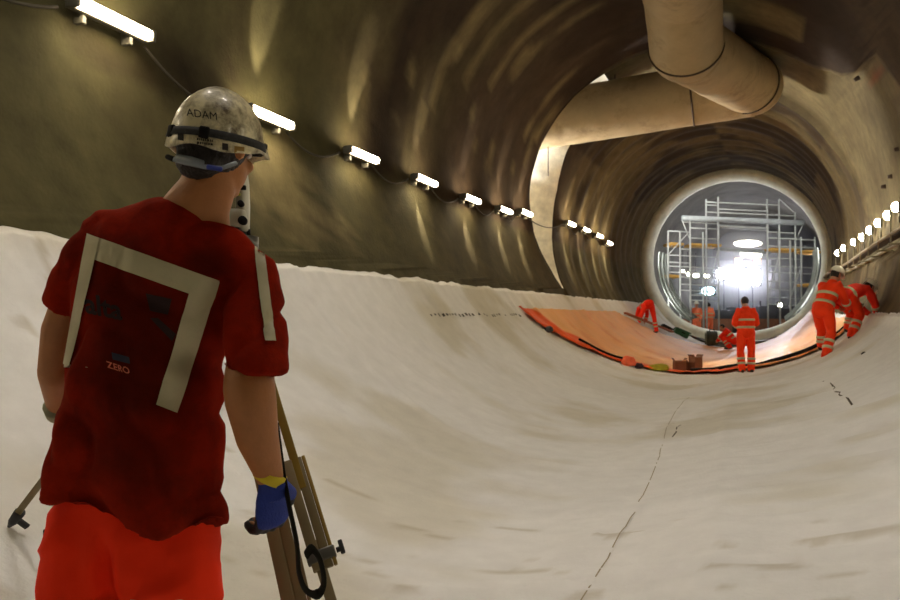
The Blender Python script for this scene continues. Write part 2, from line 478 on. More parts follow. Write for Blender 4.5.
# ================================================================= ventilation duct
D = .70
P0 = Vector((.42, 5.0, 7.06)); Pm = pt(682, -12, 13.9)
P1 = pt(686, 46, 15.3); P2 = pt(752, 86, 18.8); P3 = pt(560, 118, 20.3); P4 = P3 + (P3-P2).normalized()*3.2
M_du = mat('duct_fabric', (150, 130, 96), .7, var=.12, scale=2.5, bump=.3, bscale=6, dirt=(100, 80, 48), dscale=1.3, dlo=.5, dhi=.75)
duct = thing('ventilation_duct', P1, 'huge beige fabric ventilation duct zigzagging under the tunnel crown into the side opening', 'duct')
def duct_sec(a, b, r, name, fl=0):
    bm = bmesh.new(); n = 40; L = (b-a).length; m = int(L/.12)
    pts_ = [a.lerp(b, i/m) for i in range(m+1)]
    vs = tube(bm, pts_, r, n=n, round_ends=False, caps=False)
    d = (b-a).normalized()
    for i, ringv in enumerate(vs):
        for k, v in enumerate(ringv):
            c = pts_[i]; q = v.co - c; w = .003*math.cos(i*2*PI/5) + .012*nz(i*.12, k*.25, fl)
            v.co = c + q*(1 + w/r)
    bmesh.ops.holes_fill(bm, edges=[e for e in bm.edges if e.is_boundary])
    return build(name, bm, M_du, duct)
duct_sec(Pm, P1, D*.98, 'duct_section', 1); duct_sec(P0, Pm, D*.98, 'duct_section', 4); duct_sec(P1 + (P2-P1)*.03, P2, D*.98, 'duct_section', 2); duct_sec(P2, P4, D*1.03, 'duct_section', 3)
for P_ in (P1, P2, Pm):
    bm = bmesh.new(); ellip(bm, P_, (D*1.0, D*1.0, D*1.0), u=40, v=24); build('elbow', bm, M_du, duct)
def band(bm, a, d, r, t=.022):
    d = d.normalized(); sd = d.orthogonal().normalized(); tt = d.cross(sd); n = 40; prev = None; first = None
    for k in range(n+1):
        q = 2*PI*k/n; e = sd*math.cos(q) + tt*math.sin(q)
        if k == n: cur = first
        else: cur = [bm.verts.new(a + e*r - d*t), bm.verts.new(a + e*(r+t) - d*t*.5), bm.verts.new(a + e*(r+t) + d*t*.5), bm.verts.new(a + e*r + d*t)]
        if prev:
            for j in range(4): bm.faces.new((prev[j], prev[(j+1) % 4], cur[(j+1) % 4], cur[j]))
        else: first = cur
        prev = cur
M_strap = mat('dark_strap', (58, 42, 28), .8)
for a, d, r in ((P1, P1-Pm, D), (P1.lerp(P2, .93), P2-P1, D*.985), (P2.lerp(P3, .30), P3-P2, D*1.03)):
    bm = bmesh.new(); band(bm, a, d, r); build('joint_band', bm, M_strap, duct)
for f in (.3, .62, .95):
    p = P0.lerp(Pm, f); bm = bmesh.new()
    rod(bm, p + Vector((0, 0, D*.98)), Vector((p.x, p.y, p.z + max(.75, R + math.sqrt(max(.1, R*R-(p.x-K*p.y**2/2)**2)) - p.z + .02))), .012, 6)
    build('hanger', bm, M_strap, duct)
bm = bmesh.new(); p = pt(615, 88, 19.9); rod(bm, p, p + Vector((0, 0, 1.0)), .015, 6); build('hanger', bm, M_strap, duct)
bm = bmesh.new(); p = pt(548, 118, 20.3); rod(bm, p, p + Vector((0, 0, -1.5)), .012, 6); build('hanging_rope', bm, M_strap, duct)

# ================================================================= wall lamps on the left
FILL = 82  # strength of the added lights under the crown
LE = .90
M_tube = mat('lamp_diffuser', (255, 240, 205), .4, emit=46, ecol=(255, 236, 200))
M_hous = mat('lamp_housing', (90, 86, 74), .6, var=.2, scale=6)
M_cab = mat('cable', (70, 64, 50), .7)
def make_lamp():
    # local: x = along wall, y = out of wall, z = up
    t = thing('batten_lamp', (0, 0, 0), 'lamp', 'wall lamp')
    bm = bmesh.new(); box(bm, Vector((0, .045, 0)), (LE, .07, .10), None, .012); build('housing', bm, M_hous, t)
    bm = bmesh.new(); tube(bm, [Vector((-LE/2+.06, .115, 0)), Vector((LE/2-.06, .115, 0))], (.05), n=14); build('diffuser', bm, M_tube, t)
    for sx in (-1, 1):
        bm = bmesh.new(); box(bm, Vector((sx*(LE/2-.01), .10, 0)), (.04, .11, .11), None, .01); build('end_cap', bm, M_hous, t)
        bm = bmesh.new(); box(bm, Vector((sx*LE*.3, -.01, -.02)), (.04, .10, .20), None, .004); build('bracket', bm, M_hous, t)
    return t
lampS = [(5.41, 3.94), (7.83, 3.68), (10.18, 3.70), (12.52, 3.72), (14.88, 3.73), (17.09, 3.79), (18.75, 3.93), (23.32, 4.16), (25.28, 4.18), (27.20, 4.17), (28.85, 4.07)]
LL = ['brightest batten lamp on the left wall at the top edge of the view', 'batten lamp on the left wall just behind the white helmet',
      'third batten lamp on the left wall counting from the nearest', 'fourth batten lamp on the left wall counting from the nearest', 'fifth batten lamp on the left wall counting from the nearest',
      'sixth batten lamp on the left wall, next but one before the white opening', 'batten lamp at the near edge of the tall white side opening',
      'first batten lamp on the left wall beyond the white opening', 'second batten lamp beyond the white opening on the left', 'third batten lamp beyond the white opening on the left', 'farthest small batten lamp on the left wall before the grey ring']
def beam_light(name, parent, loc, d, size, en, col=(1, .86, .64)):
    l = bpy.data.lights.new(name, 'SPOT'); l.energy = en; l.spot_size = size; l.spot_blend = .7; l.color = col; l.shadow_soft_size = .04
    q = bpy.data.objects.new(name, l); COL.objects.link(q); q.parent = parent; q.location = loc
    q.rotation_euler = Vector(d).to_track_quat('-Z', 'Y').to_euler(); return q
proto = make_lamp(); back = [3.1, .7, -2.4]
allL = [(s, z, LL[i]) for i, (s, z) in enumerate(lampS)] + [(s, 3.95, None) for s in back]
for i, (s, z, lab) in enumerate(allL):
    o = proto if i == 0 else copy_tree(proto)
    th = -math.degrees(math.acos((R-z)/(R-.22))); p = T(s, th, R - .10)
    o.location = p; o.rotation_euler = (0, 0, -PI/2 + yaw_at(s))
    if lab:
        up = i < 3
        beam_light('lamp_beam', o, (0, .07, .07 if up else -.07), (0, -.10, 1 if up else -1), TR(32 if up else 30), 60 if up else 110)
    o['label'] = lab or 'batten lamp on the left wall beside and behind the camera'; o['group'] = 'batten lamps on the left wall'
# sagging cables between the lamps
def sag(a, b, d, r, n=16):
    bm = bmesh.new(); tube(bm, [a.lerp(b, i/n) + Vector((0, 0, -d*4*(i/n)*(1-i/n))) for i in range(n+1)], r, n=6, round_ends=False); return bm
cabL = sorted([(s, z) for s, z, _ in allL])
cable = None
root = thing('lamp_cable', T(8, -90, R-.08), 'thin dark cable sagging from lamp to lamp along the left wall', 'cable')
for (s0, z0), (s1, z1) in zip(cabL, cabL[1:]):
    f = lambda s, z: T(s, -math.degrees(math.acos((R-z)/R)), R-.09)
    dd = .14 if s0 < 5 else .16
    build('cable_run', sag(f(s0+.5, z0-.06), f(s1-.5, z1-.06), dd, .014), M_cab, root)

# ================================================================= right wall: tray and bulkhead lamps
def TR_(s, z, off=0):
    lo, hi = 60., 120.
    for _ in range(30):
        m_ = (lo+hi)/2
        if R - prof(m_, s)*math.cos(TR(m_)) < z: lo = m_
        else: hi = m_
    return T(s, lo, None, off)
tray = thing('cable_tray', TR_(18, 2.75, .2), 'narrow cable tray on brackets running along the right wall under the round lamps', 'cable tray')
M_tray = mat('tray_steel', (165, 155, 125), .5, metal=.3, var=.2, scale=3)
sl = [i*.75 for i in range(2, 42)]
for k, dz in (('side_rail', .06), ('side_rail', -.04)):
    bm = bmesh.new(); tube(bm, [TR_(s, 2.66, .10 + (.16 if dz > 0 else 0)) + Vector((0, 0, dz)) for s in sl], (.03), n=6, round_ends=False); build(k, bm, M_tray, tray)
bm = bmesh.new(); tube(bm, [TR_(s, 2.71, .18) for s in sl], [(.09, .022)]*len(sl), side=Vector((1, 0, 0)), n=10, round_ends=False); build('cable_bundle', bm, mat('cables', (60, 52, 42), .7, var=.3, scale=9), tray)
for s in [i*1.5 for i in range(2, 20)]:
    bm = bmesh.new(); p = TR_(s, 2.62, .0); beam(bm, p, p + Vector((-.30, 0, 0)), .04, .03); q = p + Vector((-.26, 0, 0)); beam(bm, q, Vector((q.x, q.y, 3.12)), .02, .02, Vector((0, 1, 0)))
    build('bracket', bm, M_tray, tray)
M_bulb = mat('bulkhead_glass', (255, 244, 214), .3, emit=60, ecol=(255, 240, 205))
def make_bulk():
    t = thing('bulkhead_lamp', (0, 0, 0), 'l', 'wall lamp')
    bm = bmesh.new(); tube(bm, [Vector((0, 0, 0)), Vector((0, .06, 0))], .12, n=18, round_ends=False); build('base', bm, M_hous, t)
    bm = bmesh.new(); ellip(bm, Vector((0, .09, 0)), (.105, .09, .115)); build('glass', bm, M_bulb, t)
    bm = bmesh.new(); beam(bm, Vector((0, .02, -.36)), Vector((0, .02, 0)), .03, .03, Vector((0, 1, 0))); build('bracket', bm, M_hous, t)
    return t
proto = make_bulk()
RL = [(28, 3.44), (26, 3.44), (23.4, 3.38), (21.4, 3.33), (19.8, 3.33), (18.3, 3.33), (17.0, 3.33), (16.0, 3.36)]
names = ['farthest round lamp on the right wall near the grey ring', 'second farthest round lamp on the right wall', 'third round lamp from the far end of the right wall row', 'fourth round lamp from the far end of the right wall row',
         'fifth round lamp from the far end, above the bending worker in the right row', 'third nearest round lamp of the right wall row', 'second nearest round lamp of the right wall row', 'nearest round lamp of the right row, cut by the picture edge']
extra = [13.5, 11, 8.5, 6, 3.5, 1.4]
for i, (s, z) in enumerate(RL + [(s, 3.36) for s in extra]):
    o = proto if i == 0 else copy_tree(proto)
    o.scale = (.8, .8, .8); o.location = TR_(s, z, .06); o.rotation_euler = (0, 0, PI/2 + yaw_at(s))
    o['label'] = names[i] if i < 8 else 'round lamp on the right wall outside the view, beside the camera'; o['group'] = 'round lamps on the right wall'

for s_, th_ in ((15.86, 97.1), (15.52, 92.4), (17.05, 92.8), (18.06, 92.2), (16.32, 120.2)):
    a = T(s_, th_, None, -.02); b = T(s_, th_, None, .07); bm = bmesh.new(); tube(bm, [a, b], [.045, .035], n=10, round_ends=False)
    tag(build('anchor_bolt', bm, M_strap), 'one of the dark stub bolts scattered on the pale right wall above the round lamps', 'bolt', 'stub bolts on the right wall')
# lamp inside the side opening
bm = bmesh.new(); tube(bm, [Vector((-5.6, 20.6, 4.9)), Vector((-5.6, 20.6, 3.9))], .06, n=10)
# (stands inside the side passage and lights its white jamb)
tag(build('batten_lamp', bm, mat('adit_tube', (255, 245, 220), .4, emit=1500, ecol=(250, 250, 248))), 'upright lamp tube hidden inside the side opening', 'wall lamp')

# ================================================================= scaffold behind the ring
M_sc = mat('scaffold_steel', (186, 190, 186), .5, var=.12, scale=3)
M_bd = mat('scaffold_board', (205, 160, 78), .7, var=.15, scale=4)
M_bm = mat('girder', (170, 176, 178), .5, var=.15, scale=2)
SD = 39.2
def sp(px, py, dep=None): return pt(px, py, (dep or SD)*.945)
scaf = thing('scaffolding', U(0, SD, .33), 'tall steel tube scaffolding filling the grey ring with work platforms on both sides', 'scaffolding')
def sc_part(name, a, b, r, m=M_sc, w=None, h=None):
    bm = bmesh.new()
    if w: beam(bm, a, b, w, h)
    else: rod(bm, a, b, r, 6)
    return build(name, bm, m, scaf)
zf = 322
cols = [(668, 231), (680, 231), (690, 217), (703, 232), (706, 199), (718, 197), (767, 199), (779, 200), (795, 212), (790, 240), (801, 237), (815, 237)]
for dep in (SD, SD+1.6):
    for x, y in cols:
        k = SD/dep
        xx = 745 + (x-745)*1.0
        a = sp(x, y, dep); b = Vector((a.x, a.y, .33))
        sc_part('standard', a, b, .042)
for y, x0, x1 in ((202, 706, 779), (212, 706, 795), (226, 718, 767), (228, 690, 718), (238, 690, 718), (238, 767, 815), (246, 767, 815), (231, 668, 690), (255, 668, 718), (266, 668, 718), (277, 680, 718),
                  (290, 680, 718), (300, 690, 718), (258, 767, 801), (266, 767, 815), (272, 767, 815), (281, 767, 801), (289, 767, 801), (297, 767, 801), (205, 706, 718), (209, 718, 767), (222, 682, 718), (249, 680, 690), (272, 668, 718), (284, 680, 718), (295, 690, 718), (217, 706, 718), (221, 767, 795), (232, 767, 795), (262, 668, 690), (304, 767, 795)):
    for dep in (SD, SD+1.6):
        a = sp(x0, y, dep); b = sp(x1, y + (x1-x0)*.045, dep); sc_part('ledger', a, b, .034)
for y, x0, x1 in ((218, 682, 803),): sc_part('girder', sp(x0, y), sp(x1, y+5), 0, M_bm, .3, .22)
for y, x0, x1 in ((226, 718, 768), (249, 716, 770)): sc_part('girder', sp(x0, y, SD+1), sp(x1, y+3, SD+1), 0, M_bm, .2, .16)
for y, x0, x1 in ((244.5, 667, 680), (245.5, 688, 717), (250, 766, 794), (252, 800, 815), (276, 665, 677), (285, 800, 812)):
    sc_part('platform_board', sp(x0, y, SD+.7), sp(x1, y+1, SD+.7), 0, M_bd, 1.3, .11)
for x, y, x2, y2 in ((779, 199, 795, 213), (682, 220, 690, 240), (803, 224, 797, 238), (668, 255, 690, 231), (706, 300, 718, 250), (767, 300, 779, 255), (790, 300, 800, 270)):
    sc_part('brace', sp(x, y), sp(x2, y2), .026)
for x in (672, 684, 711, 773, 785, 806):
    sc_part('transom', sp(x, 246), sp(x, 246, SD+1.6), .026)
# timber barrier across the invert behind the ring
M_ply = mat('brown_ply', (150, 104, 78), .75, var=.15, scale=3)
for x0, x1, lab in ((674, 732, 'low brown timber barrier behind the two far workers in pale orange'), (738, 800, 'low brown timber barrier at the right inside the grey ring')):
    a = pt(x0, 318, 38.9); b = pt(x1, 320, 38.9); bm = bmesh.new()
    beam(bm, Vector((a.x, a.y, .80)), Vector((b.x, b.y, .80)), .08, .98); root = thing('timber_barrier', Vector(((a.x+b.x)/2, (a.y+b.y)/2, .31)), lab, 'barrier', 'timber barriers inside the ring')
    build('panel', bm, M_ply, root, smooth=False)
    for f in (.02, .35, .65, .98):
        bm = bmesh.new(); p = a.lerp(b, f) + Vector((0, -.09, 0)); box(bm, Vector((p.x, p.y, .75)), (.09, .08, .92)); build('post', bm, M_ply, root, smooth=False)

# floodlights beyond the scaffold
M_fl1 = mat('flood_lens', (255, 255, 255), .3, emit=40, ecol=(244, 244, 255)); M_fl2 = mat('flood_lens_cool', (220, 255, 255), .3, emit=12, ecol=(200, 240, 250))
M_fl3 = mat('small_lens', (255, 250, 235), .3, emit=25, ecol=(255, 244, 220)); M_dk = mat('dark_machine', (40, 40, 42), .6, var=.3, scale=5)
def flood(px, py, dep, w, h, m, label, group=None, stand=True, name='floodlight', n=1):
    c = pt(px, py, dep); t = thing(name, Vector((c.x, c.y, .33 if stand else c.z-h/2)), label, 'floodlight', group)
    rot = Matrix.Rotation(YAW*.55, 3, 'Z')
    fw = rot @ Vector((0, -1, 0)); wd = rot @ Vector((1, 0, 0))
    bm = bmesh.new(); box(bm, c - fw*.08, (w+.08, .14, h+.08), rot, .02); build('lamp_head', bm, M_dk, t, False)
    for i in range(n):
        bm = bmesh.new(); q_ = c + wd*((i+.5)/n-.5)*w; tube(bm, [q_ + fw*.0, q_ + fw*.03], [(w/n*.46, h*.5)]*2, side=wd, n=24, round_ends=False); build('lens', bm, m, t, False)
    if stand:
        bm = bmesh.new(); rod(bm, c - fw*.1 - Vector((0, 0, h/2)), Vector((c.x, c.y, .33)) - fw*.1, .03); build('pole', bm, M_dk, t)
        for q in range(3):
            e = Vector((math.cos(q*2.1), math.sin(q*2.1), 0))*.45; bm = bmesh.new(); rod(bm, Vector((c.x, c.y, .8)) - fw*.1, Vector((c.x, c.y, .33)) - fw*.1 + e, .02); build('leg', bm, M_dk, t)
    else:
        bm = bmesh.new(); rod(bm, c - fw*.1, Vector((c.x, c.y, c.z+1.2)) - fw*.1, .02); build('hanger', bm, M_dk, t)
    return t
flood(724, 274, 46, .9, .7, M_fl1, 'left one of the three dazzling white floodlights inside the ring', 'dazzling floodlights beyond the scaffold', n=2)
flood(739, 275, 46.5, .9, .85, M_fl1, 'middle one of the three dazzling white floodlights inside the ring', 'dazzling floodlights beyond the scaffold', n=2)
flood(753, 277, 46, .9, 1.0, M_fl1, 'right one of the three dazzling white floodlights inside the ring', 'dazzling floodlights beyond the scaffold', n=2)
flood(708, 291, 43, .75, .45, M_fl2, 'low cool tinted floodlight at lower left of the dazzling lights', None)
for px, py, w, l in ((683, 271.5, .16, 'leftmost'), (688, 274, .16, 'second from left'), (696, 275.5, .34, 'third from left'), (706.5, 276, .30, 'fourth from left')):
    flood(px, py, 42, w, .2, M_fl3, l + ' of the small lamps in a row left of the dazzling floodlights', 'small lamps left of the floodlights', False)
flood(816.5, 262, 38, .1, .75, M_fl3, 'narrow upright white lamp at right edge of the scaffolding', None, False)
flood(780, 305, 37.8, .2, .2, M_fl3, 'small round work lamp near the floor right of the scaffold opening', None, True)
M_rl = mat('ring_fill_tube', (250, 252, 255), .4, emit=48, ecol=(250, 248, 246))  # added tubes, hidden by the lip, to brighten the scaffolding
for a_ in (-130, -95, -60, 60, 95, 130, 160, -160):
    bm = bmesh.new(); tube(bm, [T(37.45, a_-7, .957*R), T(37.45, a_, .964*R), T(37.45, a_+7, .957*R)], .045, n=8)
    tag(build('ring_fill_light', bm, M_rl), 'added unseen tube light behind the lip of the grey ring, brightening the scaffolding', 'lamp', 'added tube lights behind the ring lip')
# dusty air between the ring and the far end, lit by the floodlights
bm = bmesh.new(); prevr = None
for i in range(12):
    q = 41.9 + i*1.3; ring = [bm.verts.new(T(q, th, .93*R)) for th in range(-180, 180, 12)]
    if prevr:
        for j in range(len(ring)): bm.faces.new((prevr[j], ring[j], ring[(j+1) % len(ring)], prevr[(j+1) % len(ring)]))
    else: bm.faces.new(ring)
    prevr = ring
bm.faces.new(prevr)
hm_ = bpy.data.materials.new('dusty_air'); hm_.use_nodes = True; nt = hm_.node_tree; nt.nodes.clear()
vo = nt.nodes.new('ShaderNodeVolumeScatter'); vo.inputs['Density'].default_value = .034; vo.inputs['Color'].default_value = (.9, .93, 1, 1); vo.inputs['Anisotropy'].default_value = .84
oo = nt.nodes.new('ShaderNodeOutputMaterial'); nt.links.new(vo.outputs[0], oo.inputs['Volume'])
tag(build('dust_haze', bm, hm_), 'pale dusty haze hanging in the air inside the grey ring', 'haze', kind='stuff')
# oval and panel lights high in the far lining
bm = bmesh.new(); c = pt(748, 243.5, 50); tube(bm, [c, c + FWD*.1], [(.9, .22)]*2, side=RIGHT, n=28, round_ends=False)
tag(build('oval_lamp', bm, mat('oval_glow', (255, 252, 240), .4, emit=5, ecol=(255, 248, 232))), 'large white oval lamp glowing above the floodlights', 'lamp')
bm = bmesh.new(); c = pt(751, 254.5, 50); box(bm, c, (1.3, .1, .35), Matrix.Rotation(YAW*.6, 3, 'Z'), .02)
tag(build('panel_lamp', bm, mat('panel_glow', (255, 250, 240), .4, emit=4, ecol=(255, 248, 235))), 'white rectangular lamp panel just under the oval lamp', 'lamp')
for px, l in ((738.5, 'left'), (757, 'right')):
    bm = bmesh.new(); c = pt(px, 261, 49.5); box(bm, c, (.45, .1, .4), Matrix.Rotation(YAW*.6, 3, 'Z'), .02)
    tag(build('amber_lamp', bm, mat('amber_glow', (255, 190, 130), .4, emit=1.6, ecol=(255, 190, 130))), l + ' one of the two amber lamps under the white lamp panel', 'lamp', 'amber lamps over the floodlights')
# gantry shield the oval lamp hangs in
bm = bmesh.new(); c = pt(744, 246, 51.5); box(bm, c, (4.0, .3, 1.9), Matrix.Rotation(YAW*.5, 3, 'Z'), .05)
g = thing('gantry', Vector((c.x, c.y, .33)), 'dark steel gantry carrying the oval lamp behind the scaffolding', 'gantry')
build('deck', bm, M_dk, g, False)
for sx in (-1.9, 1.9):
    bm = bmesh.new(); q = c + RIGHT*sx; beam(bm, Vector((q.x, q.y, .33)), Vector((q.x, q.y, c.z)), .2, .2, Vector((0, 1, 0))); build('leg', bm, M_dk, g, False)
# dark plant standing on the far floor
def plant(px, w, h, dep, lab, name='site_generator'):
    c = pt(px, 310, dep); t = thing(name, Vector((c.x, c.y, .33)), lab, 'machine', 'dark machines inside the ring'); rot = Matrix.Rotation(YAW*.6, 3, 'Z')
    bm = bmesh.new(); box(bm, Vector((c.x, c.y, .33+.18+h*.5)), (w, .8, h), rot, .05); build('housing', bm, M_dk, t, False)
    bm = bmesh.new(); box(bm, Vector((c.x, c.y, .33+.2+h)) + rot @ Vector((w*.2, 0, 0)), (w*.4, .4, .22), rot, .03); build('air_filter', bm, M_dk, t, False)
    bm = bmesh.new(); p = Vector((c.x, c.y, .33+h)) + rot @ Vector((-w*.35, 0, 0)); rod(bm, p, p + Vector((0, 0, .45)), .04); build('exhaust', bm, M_dk, t)
    for sx in (-.35, .35):
        for sy in (-.36, .36):
            bm = bmesh.new(); p = Vector((c.x, c.y, .33+.19)) + rot @ Vector((w*sx, sy, 0)); rod(bm, p - rot @ Vector((0, .05, 0)), p + rot @ Vector((0, .05, 0)), .19, 14); build('wheel', bm, M_blk, t)
plant(727, 1.1, 1.25, 41.5, 'dark machine standing behind the middle worker, left of the timber barrier')
plant(768, 1.1, 1.45, 41.5, 'dark machine with exhaust standing right of the middle worker inside the ring')
plant(789, 1.0, 1.3, 40.6, 'dark machine at far right inside the ring beside the small work lamp')
# curved formwork ribs at lower right and lower left inside the ring
for sgn, l in ((-1, 'lower left'), (1, 'lower right')):
    for k in range(4):
        bm = bmesh.new(); s = 37.6 + k*.55
        tube(bm, [T(s, sgn*th, .86*R - .10*k*.5) for th in range(38, 100, 4)], .06, n=6)
        tag(build('formwork_rib', bm, mat('rib_steel', (120, 126, 120), .5, metal=.2, var=.2, scale=3)), 'one of four curved steel ribs at the %s inside the grey ring' % l, 'rib', 'curved ribs at the ' + l)

# ================================================================= people
SKIN = mat('skin', (196, 140, 108), .55, var=.08, scale=20, bump=.08, bscale=120)
M_or = mat('hi_vis_orange', (255, 62, 12), .7, var=.10, scale=9, bump=.2, bscale=18, spec=.25)
M_red = mat('hi_vis_red', (250, 48, 22), .7, var=.1, scale=9, bump=.2, bscale=18, spec=.25)
M_ref = mat('reflective_tape', (206, 198, 160), .5, var=.08, scale=12, dirt=(160, 150, 118), dscale=6, dlo=.45, dhi=.8)
M_hel = mat('helmet_white', (225, 222, 205), .35, var=.06, scale=10)
M_boot = mat('boot_leather', (52, 38, 28), .6, var=.2, scale=12)
M_hair = mat('hair_dark', (30, 22, 17), .6, var=.4, scale=60, bump=.5, bscale=140)
M_eye = mat('eye', (235, 230, 225), .2); M_dkg = mat('work_glove_dark', (40, 42, 46), .7)

def frame(fwd, up):
    y = Vector(fwd).normalized(); x = y.cross(Vector(up)).normalized(); z = x.cross(y)
    return Matrix((x, y, z)).transposed()
def head_solid(bm, c, F, k=1.0):
    """c = centre of the skull; F columns: right, face forward, up"""
    P = lambda x, y, z: c + F @ Vector((x, y, z))*k
    ellip(bm, P(0, -.012, .012), (.077*k, .096*k, .098*k), F, 24, 16)
    ellip(bm, P(0, .030, -.045), (.062*k, .066*k, .075*k), F, 20, 14)
    ellip(bm, P(0, .068, -.092), (.028*k, .024*k, .022*k), F)                   # chin
    tube(bm, [P(0, .088, .012), P(0, .108, -.022), P(0, .112, -.034)], [.009*k, .014*k, .014*k], n=8)   # nose
    for s in (-1, 1):
        ellip(bm, P(s*.017, .100, -.034), (.010*k, .010*k, .009*k), F, 8, 6)
        ellip(bm, P(s*.036, .082, .022), (.022*k, .012*k, .007*k), F, 10, 6)    # brow
        ellip(bm, P(s*.040, .070, -.030), (.024*k, .020*k, .018*k), F, 10, 6)   # cheek
        # ear: helix, lobe
        e = [P(s*.077, -.004, -.012), P(s*.086, -.016, .010), P(s*.090, -.024, .028), P(s*.086, -.014, .036), P(s*.079, .000, .026)]
        tube(bm, e, [.0065*k, .008*k, .008*k, .007*k, .006*k], n=8)
        ellip(bm, P(s*.080, -.006, .008), (.008*k, .018*k, .028*k), F @ Matrix.Rotation(s*.35, 3, 'Z'), 10, 8)
        ellip(bm, P(s*.080, -.002, -.022), (.008*k, .010*k, .011*k), F, 8, 6)
    for dz, w in ((-.060, .024), (-.069, .022)): ellip(bm, P(0, .093, dz), (w*k, .010*k, .0055*k), F, 12, 6)   # lips
def hand_solid(bm, w, d, nrm, side, curl=.9, k=1.0, extra=0.0):
    """w wrist, d direction of the hand, nrm = back-of-hand normal, side=+1: thumb towards +(d x nrm)"""
    d = d.normalized(); nrm = (nrm - d*nrm.dot(d)).normalized(); x = d.cross(nrm)*side
    pc = w + d*.05*k
    tube(bm, [w - d*.01, w + d*.03*k, w + d*.085*k], [(.027*k+extra, .019*k+extra), (.038*k+extra, .016*k+extra), (.041*k+extra, .014*k+extra)], side=x, n=14)
    lens = [(.030, .072, .0088), (.011, .080, .0092), (-.010, .075, .0088), (-.030, .058, .0078)]
    for off, L, r in lens:
        p = w + d*.082*k + x*off*k; a = 0; pts_ = [p - d*.02*k, p]; dd = d.copy()
        for seg in (.42, .32, .26):
            a += curl*(.55 if seg == .42 else .75)
            dd = d*math.cos(a) - nrm*math.sin(a) + x*off*.6
            p = p + dd.normalized()*L*seg*k; pts_.append(p.copy())
        tube(bm, pts_, [r*k+extra]*2 + [r*.97*k+extra, r*.9*k+extra, r*.8*k+extra], n=10)
    t0 = w + d*.02*k + x*.028*k; td = (d*.65 + x*.75 - nrm*.35*curl).normalized(); t1 = t0 + td*.04*k
    t2 = t1 + (d*.85 + x*.25 - nrm*.5*curl).normalized()*.032*k; t3 = t2 + (d*.8 - x*.05 - nrm*.7*curl).normalized()*.026*k
    tube(bm, [t0, t1, t2, t3], [.015*k+extra, .0125*k+extra, .0105*k+extra, .009*k+extra], n=10)
def helmet_part(parent, c, F, m, k=1.0, name='helmet', back=False):
    """hard hat: dome, rim, short peak in front"""
    bm = bmesh.new(); n = 40; rows = []
    prof_ = [(0, .128), (.30, .121), (.55, .104), (.78, .076), (.92, .044), (.985, .012), (1.0, -.014), (1.0, -.030)]
    for f, z in prof_:
        row = []
        for q in range(n):
            a = 2*PI*q/n; x = math.cos(a)*.117*f; y = math.sin(a)*.142*f
            zz = z
            if f > .97: zz += -.012*max(0, -math.sin(a)) + .004*math.cos(4*a)
            if f == 1.0 and z < -.02 and math.sin(a) > .25:        # peak
                t = ss(.25, .9, math.sin(a)); y += .045*t; zz += .008*t
            row.append(bm.verts.new(c + F @ Vector((x, y, zz+.012))*k))
            if f == 0: break
        rows.append(row)
    for q in range(n): bm.faces.new((rows[0][0], rows[1][q], rows[1][(q+1) % n]))
    for A, B in zip(rows[1:], rows[2:]):
        for q in range(n): bm.faces.new((A[q], B[q], B[(q+1) % n], A[(q+1) % n]))
    bmesh.ops.recalc_face_normals(bm, faces=bm.faces)
    bmesh.ops.solidify(bm, geom=list(bm.faces), thickness=.005)
    return build(name, bm, m, parent)

